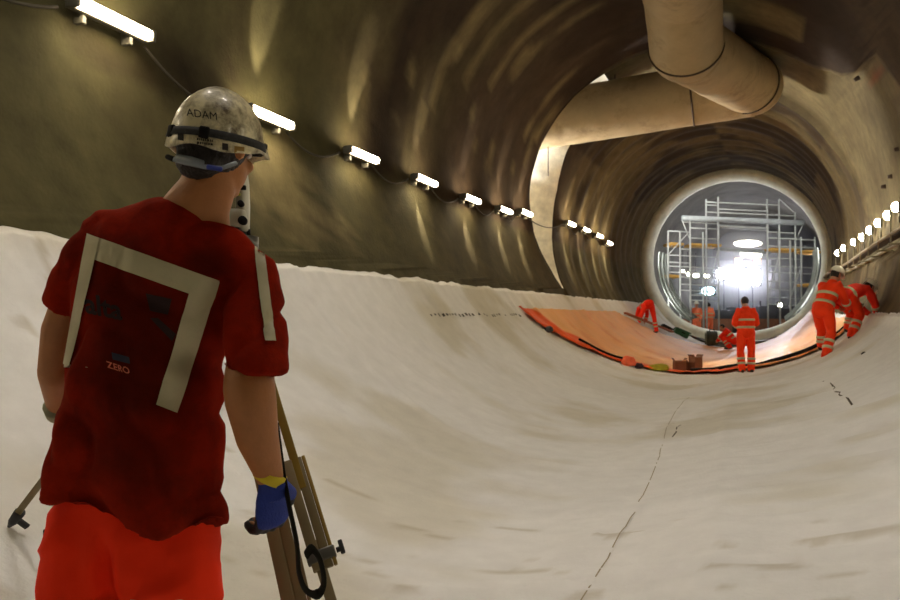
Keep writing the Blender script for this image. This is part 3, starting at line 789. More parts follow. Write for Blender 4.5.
def worker(label, loc, rz, J, jm, tm, hm=None, k=1.0, vox=.016, bands=True, bare_legs=False):
    """J: joints in local coordinates, x right, y forward, z up, feet at z=0"""
    t = thing('person', loc, label, 'person', 'workers in orange hi-vis clothing' , rz)
    W = world(t); Rm = W.to_3x3()
    G = {q: W @ (Vector(v)*k) for q, v in J.items() if q not in ('face', 'hup', 'side', 'bent')}
    F = frame(Rm @ Vector(J.get('face', (0, 1, 0))), Rm @ Vector(J.get('hup', (0, 0, 1))))
    side = Rm @ Vector(J.get('side', (1, 0, 0)))
    hd = G['head']
    spine = [G['pelvis'], G['pelvis'].lerp(G['chest'], .5), G['chest'], G['neck']]
    def limbs(bm, ra, rl, ex=0, arms=True, legs=True, cut=0.0):
        for s in 'LR':
            if arms:
                a, b, c_ = G['sh'+s], G['el'+s], G['wr'+s]
                if cut: c_ = b.lerp(c_, cut)
                tube(bm, [G['chest'].lerp(a, .6), a, a.lerp(b, .5), b], [ra[0], ra[0], ra[1], ra[2]], n=14)
                tube(bm, [b, b.lerp(c_, .35), c_], [ra[2], ra[2]*1.03, ra[3]], n=14)
            if legs:
                a, b, c_ = G['hip'+s], G['kn'+s], G['an'+s]
                tube(bm, [a, a.lerp(b, .5), b], [rl[0], rl[1], rl[2]], n=16)
                tube(bm, [b, b.lerp(c_, .35), c_], [rl[2], rl[2]*.98, rl[3]], n=16)
    # body
    bm = bmesh.new(); head_solid(bm, hd, F, k)
    tube(bm, [G['neck'], hd - F @ Vector((0, .02, .06))], [.058, .055], n=14)
    tube(bm, spine, [(.15, .10), (.135, .095), (.165, .105), (.075, .06)], side=side, n=18)
    limbs(bm, (.055, .047, .040, .027), (.085, .070, .052, .038))
    for s in 'LR':
        d = (G['wr'+s]-G['el'+s]).normalized(); hand_solid(bm, G['wr'+s], d, side*(1 if s == 'R' else -1), 1 if s == 'L' else -1, .6)
        f = G['an'+s]; tube(bm, [f, f + Rm @ Vector((0, .10, -.045))], [.035, .03], n=10)
    body = build('body', remeshed(bm, .011, 2), SKIN, t)
    # trousers
    bm = bmesh.new(); limbs(bm, None, (.112, .100, .082, .080), arms=False)
    tube(bm, [G['pelvis'] + (G['chest']-G['pelvis'])*.35, G['pelvis'], (G['hipL']+G['hipR'])/2 - Vector((0, 0, .03))], [(.16, .11), (.185, .13), (.15, .10)], side=side, n=18)
    b2 = remeshed(bm, vox, 2)
    for v in b2.verts: v.co += v.normal*.010*fbm(v.co.x*9, v.co.y*9, v.co.z*7)
    tr = build('trousers', b2, tm, t)
    # jacket
    bm = bmesh.new(); limbs(bm, (.085, .075, .066, .058), None, legs=False, cut=.94)
    pv = G['pelvis'] + (G['pelvis']-G['chest']).normalized()*.07
    tube(bm, [pv, G['pelvis'], G['pelvis'].lerp(G['chest'], .5), G['chest'], G['chest'].lerp(G['neck'], .75)], [(.19, .145), (.192, .148), (.185, .14), (.20, .138), (.10, .085)], side=side, n=20)
    b2 = remeshed(bm, vox, 2)
    for v in b2.verts: v.co += v.normal*.014*fbm(v.co.x*8, v.co.y*8, v.co.z*6, 3)
    jk = build('jacket', b2, jm, t)
    if bands:
        def rb(a, b, f, rx, ry, par, w=.025, sd=side):
            c = a.lerp(b, f); d = (b-a).normalized(); bm = bmesh.new(); tube(bm, [c-d*w, c+d*w], [(rx, ry)]*2, side=sd, n=22, round_ends=False); build('reflective_band', bm, M_ref, par)
        rb(G['pelvis'], G['chest'], .18, .203, .157, jk); (rb(G['pelvis'], G['chest'], .68, .204, .155, jk) if not J.get('bent') else None)
        for s in 'LR':
            rb(G['el'+s], G['wr'+s], .35, .077, .077, jk)
            rb(G['kn'+s], G['an'+s], .42, .092, .092, tr); rb(G['kn'+s], G['an'+s], .68, .091, .091, tr)
    # boots
    for s in 'LR':
        f = G['an'+s]; bm = bmesh.new()
        tube(bm, [f + (G['kn'+s]-f)*.28, f + Vector((0, 0, -.01))], [.062, .055], n=12)
        fy = Rm @ Vector(J.get('toe'+s, (0, 1, 0)))
        tube(bm, [f - fy*.035 + Vector((0, 0, -.045)), f + fy*.06 + Vector((0, 0, -.045)), f + fy*.15 + Vector((0, 0, -.055))], [(.045, .045), (.05, .042), (.048, .034)], side=fy.cross(UP), n=12)
        build('boot', remeshed(bm, .012, 2), M_boot, t)
    # eyes
    for s in (-1, 1):
        bm = bmesh.new(); ellip(bm, hd + F @ Vector((s*.033, .081, .004))*k, (.012, .012, .009), F, 10, 8); build('eye', bm, M_eye, t)
    if hm: helmet_part(t, hd + F @ Vector((0, 0, .045)), F, hm)
    bm = bmesh.new(); ellip(bm, hd + F @ Vector((0, -.022, .012)), (.083, .096, .100), F); h = build('hair', bm, M_hair, t)
    return t

STAND = dict(pelvis=(0, 0, .98), chest=(0, .02, 1.32), neck=(0, .01, 1.50), head=(0, .04, 1.64), shL=(-.17, 0, 1.42), shR=(.17, 0, 1.42), elL=(-.24, -.02, 1.14), elR=(.24, -.02, 1.14),
             wrL=(-.22, .14, .95), wrR=(.22, .14, .95), hipL=(-.095, 0, .92), hipR=(.095, 0, .92), knL=(-.12, .03, .50), knR=(.12, .02, .50), anL=(-.13, -.02, .10), anR=(.13, 0, .10))
def pose(**k): d = dict(STAND); d.update(k); return d
def at(s, u, dz=.04): return U(u, s, fz(u, s) + dz)
FA = YAW   # facing away from the camera
# worker in the middle, back to the camera, hands together in front
t4 = worker('worker in orange hi-vis standing in the middle with back turned and dark bare head', at(16.8, 1.36, .05), FA,
       pose(wrL=(-.07, .24, 1.02), wrR=(.06, .24, 1.0), elL=(-.25, .02, 1.14), elR=(.25, .02, 1.14), anL=(-.11, -.03, .10), anR=(.12, .02, .10), face=(0, .93, -.3), head=(0, .07, 1.63)), M_or, M_or, None)
t4.scale = (.89, .89, .88)
# tall worker on the right, leaning forward to the right, white helmet
t6 = worker('worker in orange hi-vis and white helmet standing on the right slope, leaning over', at(15.4, 2.68, .06), FA - 1.15,
       dict(pelvis=(0, -.02, .88), chest=(0, .14, 1.18), neck=(0, .23, 1.34), head=(0, .32, 1.45), shL=(-.17, .17, 1.26), shR=(.17, .17, 1.26), elL=(-.22, .30, 1.02), elR=(.22, .26, 1.00),
            wrL=(-.14, .50, .88), wrR=(.13, .48, .86), hipL=(-.10, -.02, .82), hipR=(.10, -.02, .82), knL=(-.14, .10, .46), knR=(.14, .02, .45), anL=(-.18, .15, .18), anR=(.17, -.16, .02), face=(0, .85, -.55), hup=(0, .55, .85), side=(1, 0, 0)), M_or, M_or, M_hel)
t7 = worker('worker in red-orange hi-vis and white helmet bent low at the right end of the hose', at(15.9, 3.20, .05), FA - 1.25,
       dict(bent=1, pelvis=(0, -.18, .74), chest=(0, .10, .84), neck=(0, .24, .88), head=(0, .38, .88), shL=(-.17, .16, .86), shR=(.17, .16, .86), elL=(-.20, .28, .60), elR=(.20, .30, .60),
            wrL=(-.10, .44, .42), wrR=(.10, .46, .40), hipL=(-.10, -.16, .68), hipR=(.10, -.16, .68), knL=(-.14, .10, .42), knR=(.14, .02, .42), anL=(-.17, .05, .16), anR=(.16, -.20, .03), face=(0, .65, -.75), hup=(0, .8, .6)), M_red, M_or, M_hel)
# bent double on the left
c1 = U(-2.42, 29.4, fz(-2.42, 29.4) + .02)
t1 = worker('worker in orange bent double on the left slope seen from behind', c1, FA + .2,
       dict(pelvis=(0, -.04, 1.0), chest=(0, .36, .88), neck=(0, .52, .74), head=(0, .62, .60), shL=(-.17, .42, .82), shR=(.17, .42, .82), elL=(-.20, .50, .55), elR=(.20, .50, .55),
            wrL=(-.16, .56, .36), wrR=(.16, .56, .36), hipL=(-.12, -.03, .95), hipR=(.12, -.03, .95), knL=(-.27, .0, .58), knR=(.25, .02, .50), anL=(-.38, .0, .32), anR=(.34, .02, .03), face=(0, .2, -1), hup=(0, 1, .2)), M_red, M_red, None)
pal = mat('faded_orange', (255, 130, 84), .7, var=.1, scale=9)
t2 = worker('distant worker in pale orange and white helmet, left of the far pair', Vector((pt(697, 330, 37.6).x, pt(697, 330, 37.6).y, .33)), FA + PI*.8, pose(), pal, pal, M_hel, vox=.02)
t3 = worker('distant bareheaded worker in pale orange, right of the far pair', Vector((pt(709.5, 330, 37.8).x, pt(709.5, 330, 37.8).y, .33)), FA + .4, pose(head=(0, .06, 1.62)), pal, pal, None, vox=.02)
p5 = at(33.0, .12, .10)
t5 = worker('worker in orange crouching on the sheet behind the middle standing worker', p5, FA + 1.1,
       dict(pelvis=(0, -.12, .38), chest=(0, .10, .66), neck=(0, .20, .80), head=(0, .30, .88), shL=(-.17, .12, .74), shR=(.17, .12, .74), elL=(-.22, .32, .52), elR=(.22, .32, .52),
            wrL=(-.10, .46, .34), wrR=(.10, .46, .34), hipL=(-.10, -.10, .36), hipR=(.10, -.10, .36), knL=(-.17, .28, .46), knR=(.17, .28, .46), anL=(-.17, .02, .10), anR=(.17, .02, .10), face=(0, .8, -.6), hup=(0, .6, .8)), M_red, M_red, None, vox=.018)

# ================================================================= small things on the sheet
def rz(a): return Matrix.Rotation(a, 3, 'Z')
M_card = mat('cardboard', (128, 88, 62), .8, var=.1, scale=6)
for k, (u, s, w, h, d, lab) in enumerate(((-.19, 19.5, .26, .24, .24, 'left one of the brown cardboard boxes at the front of the orange sheet'), (.03, 19.75, .18, .20, .2, 'small middle cardboard box between two others on the orange sheet'), (.17, 19.6, .22, .33, .24, 'tallest brown cardboard box, right one of the boxes on the orange sheet'))):
    c = U(u, s, fz(u, s) + .10); t = thing('cardboard_box', c, lab, 'box', 'cardboard boxes on the orange sheet', .2*k)
    bm = bmesh.new(); box(bm, c + Vector((0, 0, h/2)), (w, d, h), rz(.2*k+.3), .008); build('carton', bm, M_card, t, False)
    for sx in (-1, 1):
        bm = bmesh.new(); box(bm, c + rz(.2*k+.3) @ Vector((sx*w*.55, 0, h+.03)), (.006, d*.95, w*.3), rz(.2*k+.3) @ Matrix.Rotation(sx*.6, 3, 'Y')); build('flap', bm, M_card, t, False)
# bags
def lump(name, c, r, m, lab, cat, seed=0, nsc=6, amp=.25, sub=None):
    bm = bmesh.new(); ellip(bm, Vector((0, 0, 0)), (1, 1, 1), u=28, v=18)
    for v in bm.verts:
        q = 1 + amp*fbm(v.co.x*1.6+seed, v.co.y*1.6, v.co.z*1.6); v.co = Vector((v.co.x*r[0]*q, v.co.y*r[1]*q, max(-.75*r[2], v.co.z*r[2]*q)))
    bm.transform(Matrix.Translation(c + Vector((0, 0, r[2]*.72))))
    return tag(build(name, bm, m), lab, cat)
c = at(34.6, -.75, .09)
bg = thing('kit_bag', c, 'dark grey-green round kit bag standing left of the crouching worker', 'bag')
M_bag = mat('bag_cloth', (72, 78, 66), .8, var=.3, scale=6)
bm = bmesh.new(); tube(bm, [c + Vector((-.18, 0, .32)), c + Vector((.22, .05, .32))], [(.30, .31), (.29, .30)], side=Vector((0, 1, 0)), n=24, round_ends=False); build('bag_body', bm, M_bag, bg)
bm = bmesh.new(); tube(bm, [c + Vector((-.26, 0, .32)), c + Vector((-.17, 0, .32))], .25, n=24, round_ends=False); build('end_panel', bm, mat('bag_panel', (120, 124, 108), .8, var=.2, scale=6), bg)
bm = bmesh.new(); tube(bm, [c + Vector((-.1, 0, .58)), c + Vector((-.05, 0, .70)), c + Vector((.1, .02, .70)), c + Vector((.15, .02, .58))], .018, n=8); build('handle', bm, M_blk, bg)
def crate(px_s, px_u, w, d, h, m, lab, cat='crate', rot=.35):
    c = at(px_s, px_u, .06); t = thing('equipment_case', c, lab, cat); th_ = math.atan2(px_u, R)
    rr = rz(rot) @ Matrix.Rotation(-th_*.9, 3, 'Y')
    bm = bmesh.new(); box(bm, c + Vector((0, 0, h/2)), (w, d, h), rr, .02); build('case_body', bm, m, t, False)
    bm = bmesh.new(); box(bm, c + rr @ Vector((0, 0, h+.01)), (w*1.03, d*1.05, .04), rr, .008); build('lid', bm, m, t, False)
    bm = bmesh.new(); box(bm, c + rr @ Vector((0, -d/2-.02, h*.6)), (w*.25, .03, .04), rr, .005); build('handle', bm, M_blk, t, False)
crate(34.4, -1.95, .62, .35, .24, mat('green_plastic', (32, 92, 58), .5), 'dark green equipment case on the slope below the bent worker')
crate(33.2, -2.35, .45, .3, .14, mat('black_plastic', (36, 40, 36), .5), 'low black case beside the dark green case on the left slope')
lump('folded_cloth', at(19.0, -.62, .08), (.26, .18, .09), mat('yellow_green_cloth', (176, 168, 44), .8, var=.2, scale=8), 'yellow-green cloth lying crumpled at the front edge of the orange sheet', 'cloth', 3)
lump('orange_bundle', at(18.3, -1.18, .09), (.16, .13, .13), mat('pink_orange', (250, 110, 70), .7, var=.2, scale=8), 'small pinkish orange bundle at the front edge of the orange sheet', 'bundle', 9)
lump('tool_pouch', at(18.5, -.98, .08), (.10, .08, .07), mat('purple_dark', (60, 36, 46), .8), 'small dark pouch between the orange bundle and yellow-green cloth', 'pouch', 12)
lump('crumpled_rag', at(16.6, -2.6, .06), (.10, .10, .08), M_dk, 'small black rag under the left tip of the orange sheet', 'rag', 5)
lump('crumpled_rag', at(12.2, 2.95, .06), (.05, .05, .03), M_dk, 'tiny black scrap on the white sheet right of the bent worker', 'rag', 6)
# timber batten on the left slope next to the bent worker
bm = bmesh.new(); beam(bm, T(27.6, -50.5, None, .16), T(33.0, -33.5, None, .16), .10, .06); tag(build('timber_batten', bm, mat('raw_timber', (160, 92, 58), .8), smooth=False), 'long reddish timber batten lying on the slope behind the bent worker', 'timber')
# small dark tool roll at lower left corner
c = at(2.25, -1.50, .07); t = thing('tool_case', c, 'black case corner on the white sheet at lower left', 'case')
bm = bmesh.new(); box(bm, c + Vector((-.12, -.12, .05)), (.30, .22, .12), rz(-.5), .03); build('case_body', bm, M_blk, t)
bm = bmesh.new(); box(bm, c + Vector((-.12, -.12, .12)), (.29, .21, .03), rz(-.5), .01); build('lid', bm, M_blk, t)

# ================================================================= foreground man
man = thing('person', Vector((pt(140, 500, 2.0).x, pt(140, 500, 2.0).y, fz(-.4, 1.6)+.05)), 'man in dark red t-shirt and dirty white helmet seen from behind, holding a tripod', 'person')
sc = 2.0/FPX      # metres per pixel at two metres
def tn(deg): a = TR(deg); return (UP*math.cos(a) + RIGHT*math.sin(a))
def tl(deg): a = TR(deg); return (RIGHT*math.cos(a) - UP*math.sin(a))
M_sh = mat('shirt_red', (118, 22, 7), .9, var=.14, scale=7, bump=.12, bscale=140, spec=.05, dirt=(44, 20, 12), dscale=3.2, dlo=.44, dhi=.80, attr='tone')
M_tr = mat('trouser_orange', (255, 52, 8), .8, var=.05, scale=5, bump=.1, bscale=160, spec=.2)
# --- shirt
bm = bmesh.new()
RG = [(139, 508, 95, 13, .150), (141, 480, 92, 10, .150), (143, 445, 88, 9, .147), (146, 400, 83, 10, .142), (150, 350, 80, 12, .138), (157, 300, 83, 14, .136), (167, 262, 90, 16, .128), (178, 236, 84, 17, .105), (192, 222, 66, 20, .085), (203, 213, 44, 23, .07)]
tube(bm, [pt(x, y, 2.0) for x, y, *_ in RG], [(w*sc, d) for _, _, w, _, d in RG], side=[tl(t_) for *_, t_, _ in RG], dirs=[tn(t_) for *_, t_, _ in RG], n=40, round_ends=False)
# sleeves
rs = [(222, 262, 2.0, 30), (248, 276, 1.97, 31), (255, 305, 1.93, 31), (256, 340, 1.89, 32), (251, 372, 1.865, 32)]
tube(bm, [pt(x, y, d) for x, y, d, _ in rs], [(w*sc*.96, w*sc*.90) for *_, w in rs], side=[UP+RIGHT*.3, RIGHT*.8+UP*.5, RIGHT, RIGHT, RIGHT], dirs=[RIGHT-UP*.4, RIGHT*.5-UP*.8, -UP, -UP, -UP], n=26, round_ends=False)
ls = [(124, 238, 2.0, 30), (100, 243, 2.0, 31), (86, 262, 2.01, 29), (75, 285, 2.03, 26), (65, 308, 2.05, 23)]
tube(bm, [pt(x, y, d) for x, y, d, _ in ls], [(w*sc*.97, w*sc*.95) for *_, w in ls], n=26, round_ends=False)
b2 = remeshed(bm, .0085, 4)
hl = pt(139, 511, 2.0)
# grime ground into the middle of the back
tl_ = b2.loops.layers.float_color.new('tone'); cl0, cl1 = srgb((146, 32, 8)), srgb((72, 22, 9))
for f in b2.faces:
    for lp in f.loops:
        q = MW.transposed() @ (lp.vert.co - CAM); x, y = 450 + q.x/-q.z*FPX, 300 - q.y/-q.z*FPX
        g = max(1 - math.hypot((x-143)/62, (y-345)/85), .75 - math.hypot((x-205)/30, (y-262)/24), .45 - math.hypot((x-130)/90, (y-460)/60))
        lp[tl_] = mix(cl0, cl1, .8*ss(-.45, .55, g + .25*fbm(x*.02, y*.02, 5))) if q.z > -2.02 else cl0
for v in b2.verts:
    p = v.co; q = p - hl; h = q.z; x = q.dot(RIGHT)
    low = ss(.40, .0, h)
    # soft folds: hanging ones near the hem, diagonal ones from the shoulder blades
    f = .022*low*math.sin(x*26 + 3*nz(x*3, h*3, 1)) + .006*math.sin((x*.8 + h)*30 + 4*nz(x*2, h*3, 6)) * ss(.1, .3, h)*.7
    f += .010*fbm(p.x*7, p.y*7, p.z*5, 3)
    cr = abs(nz(x*5 + h*3, h*6 - x*2, 17)); f -= .013*max(0, 1-cr*4.5)
    v.co = p + v.normal*f
shirt = build('t_shirt', b2, M_sh, man)
shirt['label'] = 'dark red short sleeved t-shirt, darkened by dirt'
bs = bvh_of(shirt)
def shirt_patch(name, quads, m, off=.0025, th_=.0015):
    bm = bmesh.new()
    for q, nu, nv in quads: drape_quad(bm, bs, q, nu, nv, off)
    bmesh.ops.remove_doubles(bm, verts=bm.verts, dist=.0008)
    return build(name, bm, m, shirt)
shirt_patch('reflective_strip', [(((88, 234), (219, 281), (209, 301), (93, 259)), 34, 5)], M_ref)
shirt_patch('reflective_strip', [(((195, 273), (219, 282), (177, 413), (156, 405)), 6, 34)], M_ref, .0045)
shirt_patch('reflective_strip', [(((88, 234), (101, 239), (71, 366), (64, 368)), 5, 34)], M_ref, .0045)
shirt_patch('reflective_strip', [(((254, 247), (264, 252), (275, 341), (265, 341)), 4, 26)], M_ref, .004)
ink = mat('worn_print', (44, 20, 18), .9)
build('worn_lettering', drape_text('alta', bs, (86, 312), (.93, .20), (-.10, -.99), 28, .0018, .03), ink, shirt)
bm = bmesh.new(); drape_quad(bm, bs, ((146, 293), (172, 299), (168, 315), (150, 311)), 6, 5, .0018); build('worn_print', bm, ink, shirt)
bm = bmesh.new(); drape_quad(bm, bs, ((150, 318), (158, 318), (176, 334), (172, 341)), 8, 3, .0018); build('worn_print', bm, ink, shirt)
build('small_print', drape_text('ZERO', bs, (108, 367), (.95, .30), (-.2, -.98), 9.5, .003, .015), mat('print_pale', (228, 120, 90), .7), shirt)
bm = bmesh.new(); drape_quad(bm, bs, ((112, 352), (130, 357), (131, 364), (113, 359)), 5, 3, .003); build('small_print', bm, mat('print_navy', (34, 34, 52), .7), shirt)
# --- trousers
bm = bmesh.new()
tube(bm, [pt(138, 478, 2.0), pt(136, 525, 2.0), pt(133, 560, 2.0)], [(72*sc, .105), (83*sc, .130), (80*sc, .12)], side=tl(6), n=30)
tube(bm, [pt(92, 535, 2.0), pt(84, 590, 2.0), pt(72, 690, 2.0), pt(64, 780, 2.02), pt(60, 835, 2.03)], [(.110, .118), (.112, .112), (.095, .10), (.085, .095), (.085, .09)], side=tl(4), n=26)
tube(bm, [pt(176, 540, 2.0), pt(171, 590, 2.0), pt(172, 690, 2.0), pt(174, 780, 2.0), pt(175, 835, 2.0)], [(.108, .118), (.112, .112), (.095, .10), (.085, .095), (.085, .09)], side=tl(4), n=26)
b2 = remeshed(bm, .010, 3)
for v in b2.verts:
    p = v.co; q = p - hl; x = q.dot(RIGHT); h = q.z
    cr = abs(nz(x*4 - h*2, h*7, 27)); f = .010*fbm(p.x*6, p.y*6, p.z*5, 3) + .010*max(0, 1-cr*5) + .006*math.sin(h*40+x*20+3*nz(x*4, h*4))*ss(0, -.2, h)
    if v.normal.dot(FWD) < 0: f -= .040*bump1((x+.040)/.024, 1)*ss(.0, -.10, h)
    v.co = p + v.normal*f
trs = build('trousers', b2, M_tr, man); trs['label'] = 'bright orange hi-vis work trousers'
for c_, sx in ((pt(171, 596, 2.0), 1), (pt(83, 626, 2.0), 0)):
    bm = bmesh.new(); tube(bm, [c_ + Vector((0, 0, .03)), c_ - Vector((0, 0, .03))], [(.122, .125)]*2, side=RIGHT, n=30, round_ends=False); build('reflective_band', bm, M_ref, trs)
bm = bmesh.new(); c_ = pt(49, 538, 2.0); box(bm, c_, (.012, .03, .05), None, .003); build('pocket_knife', bm, M_blk, trs)
# --- body
bm = bmesh.new()
hc = pt(217, 148, 1.99)
HF = frame(FWD*.92 + RIGHT*.38 - UP*.10, (RIGHT*.10 + UP*1.0 + FWD*.10).normalized())
head_solid(bm, hc, HF, 1.0)
tube(bm, [pt(190, 245, 2.0), pt(194, 222, 1.995), pt(199, 203, 1.985), pt(208, 186, 1.985), pt(214, 160, 1.99)], [(.15, .06), (.102, .062), (.080, .062), (.069, .062), (.060, .062)], side=[tl(20), tl(22), tl(20), tl(14), tl(8)], dirs=[tn(20), tn(22), tn(20), tn(14), tn(8)], n=28)
tube(bm, [pt(139, 520, 2.0), pt(146, 400, 2.0), pt(157, 300, 2.0), pt(172, 258, 2.0), pt(190, 238, 2.0)], [(.13, .09), (.14, .09), (.15, .095), (.15, .08), (.11, .06)], side=tl(13), n=26)
for pts_, rr in (([pt(84, 262, 2.01), pt(60, 330, 2.06), pt(56, 372, 2.10)], [.042, .046, .046]), ([pt(56, 372, 2.10), pt(62, 400, 2.20), pt(80, 428, 2.36)], [.046, .044, .028]),
                 ([pt(250, 285, 1.98), pt(252, 340, 1.92), pt(249, 385, 1.86)], [.052, .054, .060]), ([pt(249, 385, 1.86), pt(251, 402, 1.86), pt(258, 440, 1.88), pt(271, 480, 1.92)], [.061, .060, .050, .032])):
    tube(bm, pts_, rr, n=20)
for a_, b_, c_ in ((pt(95, 530, 2.0), pt(72, 690, 2.0), pt(58, 820, 2.03)), (pt(176, 535, 2.0), pt(172, 690, 2.0), pt(176, 820, 2.0))):
    tube(bm, [a_, b_, c_], [.085, .055, .04], n=16)
    tube(bm, [c_, c_ + FWD*.1 + Vector((0, 0, -.04))], [.04, .03], n=10)
hand_solid(bm, pt(80, 428, 2.36), (pt(96, 418, 2.5)-pt(80, 428, 2.36)), -RIGHT, 1, 1.1)
WR = pt(273, 484, 1.92)
hdir = (pt(272, 537, 1.95)-WR)
hand_solid(bm, WR, hdir, (RIGHT*.75 - FWD*.65), -1, .95, 1.02)
for sx in (-1, 1):
    ellip(bm, hc + HF @ Vector((sx*.090, -.016, -.004)), (.011, .020, .033), HF @ Matrix.Rotation(sx*.4, 3, 'Z'), 14, 10)
body = build('body', remeshed(bm, .0065, 2), mat('skin_tanned', (176, 116, 66), .55, var=.1, scale=16, bump=.08, bscale=120), man)
# --- glove on the right hand

bm = bmesh.new(); hand_solid(bm, WR, hdir, (RIGHT*.75 - FWD*.65), -1, .95, 1.12, .0055)
tube(bm, [WR - hdir.normalized()*.012, WR + hdir.normalized()*.03], [.036, .037], n=16, round_ends=False)
b2 = remeshed(bm, .005, 2)
M_gb = mat('glove_blue', (34, 58, 150), .75, var=.15, scale=25, bump=.3, bscale=200); M_gk = mat('glove_black', (24, 24, 26), .6, bump=.2, bscale=150)
dn = hdir.normalized(); nn = (RIGHT*.75 - FWD*.65).normalized()
for f in b2.faces:
    q = f.calc_center_median() - WR
    f.material_index = 1 if (q.dot(dn) > .122 or q.dot(nn) < -.014) else 0
gl = build('glove', b2, [M_gb, M_gk], man); gl['label'] = 'blue work glove with black palm and fingertips'
bm = bmesh.new(); c_ = pt(270, 476, 1.915); d_ = (pt(275, 463, 1.9)-pt(258, 478, 1.92)).normalized()
tube(bm, [c_ - Vector((0, 0, .012)), c_ + Vector((0, 0, .012))], [(.040, .040)]*2, side=tl(-20), n=24, round_ends=False)
bm.transform(Matrix.Translation(c_) @ Matrix.Rotation(.45, 4, FWD) @ Matrix.Translation(-c_))
build('wristband', bm, mat('yellow_band', (220, 200, 40), .6), man)
# left-hand wristband glimpsed
bm = bmesh.new(); tube(bm, [pt(60, 404, 2.2), pt(63, 411, 2.22)], [.046]*2, n=18, round_ends=False); build('wristband', bm, mat('pale_band', (150, 150, 120), .6), man)
# boots
for c_ in (pt(58, 838, 2.03), pt(176, 838, 2.0)):
    c_ = Vector((c_.x, c_.y, .16)); bm = bmesh.new()
    tube(bm, [c_ + Vector((0, 0, .12)), c_], [.07, .062], n=14); tube(bm, [c_ - FWD*.04 - UP*.07, c_ + FWD*.09 - UP*.07, c_ + FWD*.19 - UP*.08], [(.05, .05), (.056, .05), (.052, .04)], side=RIGHT, n=14)
    build('boot', remeshed(bm, .009, 2), M_boot, man)
# hair
bm = bmesh.new(); ellip(bm, hc + HF @ Vector((0, -.020, .010)), (.080, .098, .102), HF, 28, 18)
ellip(bm, hc + HF @ Vector((0, -.060, -.048)), (.064, .045, .050), HF, 20, 14)
for s in (-1, 1): ellip(bm, hc + HF @ Vector((s*.070, .026, .010)), (.012, .018, .030), HF, 12, 8)
b2 = remeshed(bm, .006, 2)
for v in b2.verts: v.co += v.normal*.003*nz(v.co.x*90, v.co.y*90, v.co.z*40)
geo = [v for v in b2.verts if (HF.transposed() @ (v.co-hc)).y > .055 and (HF.transposed() @ (v.co-hc)).z < .05]
bmesh.ops.delete(b2, geom=geo, context='VERTS')
build('hair', b2, M_hair, man)
for s in (-1, 1):
    bm = bmesh.new(); ellip(bm, hc + HF @ Vector((s*.033, .081, .004)), (.012, .012, .009), HF, 12, 8); build('eye', bm, M_eye, man)
# --- helmet: deeper shell with a long skirt at the back
hcen = hc + HF @ Vector((0, .002, .040))
HK = .93
HT = HF @ Matrix.Rotation(.02, 3, 'X') @ Matrix.Rotation(.06, 3, 'Y')
M_h = mat('helmet_dirty', (232, 222, 180), .42, var=.08, scale=18, dirt=(84, 68, 34), dscale=11, dlo=.42, dhi=.62, bump=.1, bscale=40, coat=.2)
bm = bmesh.new(); n = 72; rows = []
pr_ = [(0, .118), (.14, .117), (.30, .112), (.45, .103), (.60, .089), (.74, .071), (.85, .050), (.93, .026), (.975, .002), (1.0, -.018), (1.03, -.034), (1.05, -.050), (1.06, -.064)]
for f, z in pr_:
    row = []
    for q in range(n):
        a = 2*PI*q/n; sa, ca = math.sin(a), math.cos(a); x = ca*.112*f; y = sa*.138*f; zz = z
        if f > .97:
            w = (f-.97)/.09
            zz += w*(-.010*max(0, -sa)**2 + .030*ss(-.1, .5, sa) + .006*math.cos(5*a))
            y += w*.030*ss(.4, .95, sa)
        g = .0035*bump1((x)/.03, 1)*(1 if f < .8 else 0)
        row.append(bm.verts.new(hcen + HT @ Vector((x, y, zz+g))*HK))
        if f == 0: break
    rows.append(row)
for q in range(n): bm.faces.new((rows[0][0], rows[1][q], rows[1][(q+1) % n]))
for A, B in zip(rows[1:], rows[2:]):
    for q in range(n): bm.faces.new((A[q], B[q], B[(q+1) % n], A[(q+1) % n]))
bmesh.ops.recalc_face_normals(bm, faces=bm.faces); bmesh.ops.solidify(bm, geom=list(bm.faces), thickness=.004)
helm = build('helmet', bm, M_h, man); helm['label'] = 'scuffed white safety helmet caked with brown dirt'
bh = bvh_of(helm)
# headlamp strap round the shell
bm = bmesh.new(); n = 64; prev = None; vs = []
for q in range(n):
    a = 2*PI*q/n; row = []
    for dz, ex in ((-.012, .0), (-.012, .0045), (.012, .0045), (.012, .0)):
        f = 1.020 if dz < 0 else .985
        z = -.027 + dz*.9 + .010*math.sin(a)
        row.append(bm.verts.new(hcen + HT @ Vector((math.cos(a)*(.112*f+ex+.002), math.sin(a)*(.138*f+ex+.002), z + .002))*HK))
    vs.append(row)
for q in range(n):
    A, B = vs[q], vs[(q+1) % n]
    for j in range(4): bm.faces.new((A[j], A[(j+1) % 4], B[(j+1) % 4], B[j]))
build('headlamp_strap', bm, mat('elastic_dark', (44, 44, 42), .85, var=.5, scale=90), helm)
for a in (-1.95, -1.05):
    bm = bmesh.new(); p = hcen + HT @ Vector((math.cos(a)*.115, math.sin(a)*.141, -.026 + .010*math.sin(a)))*HK; box(bm, p, (.024, .012, .030), HT @ rz(a + PI/2), .004); build('strap_buckle', bm, M_blk, helm)
bm = bmesh.new(); p = hcen + HT @ Vector((0, .15, .0)); box(bm, p, (.06, .035, .04), HT, .008); build('headlamp', bm, M_blk, helm)
mk = mat('marker_ink', (38, 34, 28), .8)
build('marker_lettering', drape_text('ADAM', bh, (187, 116), (.98, .14), (-.10, -1.0), 11, .0012, .0), mk, helm)
for q in (((178, 131), (184, 132), (184, 141), (178, 140)), ((222, 143), (228, 144), (228, 153), (222, 152))):
    bm = bmesh.new(); drape_quad(bm, bh, q, 4, 4, .0012); build('sticker', bm, mk, helm)
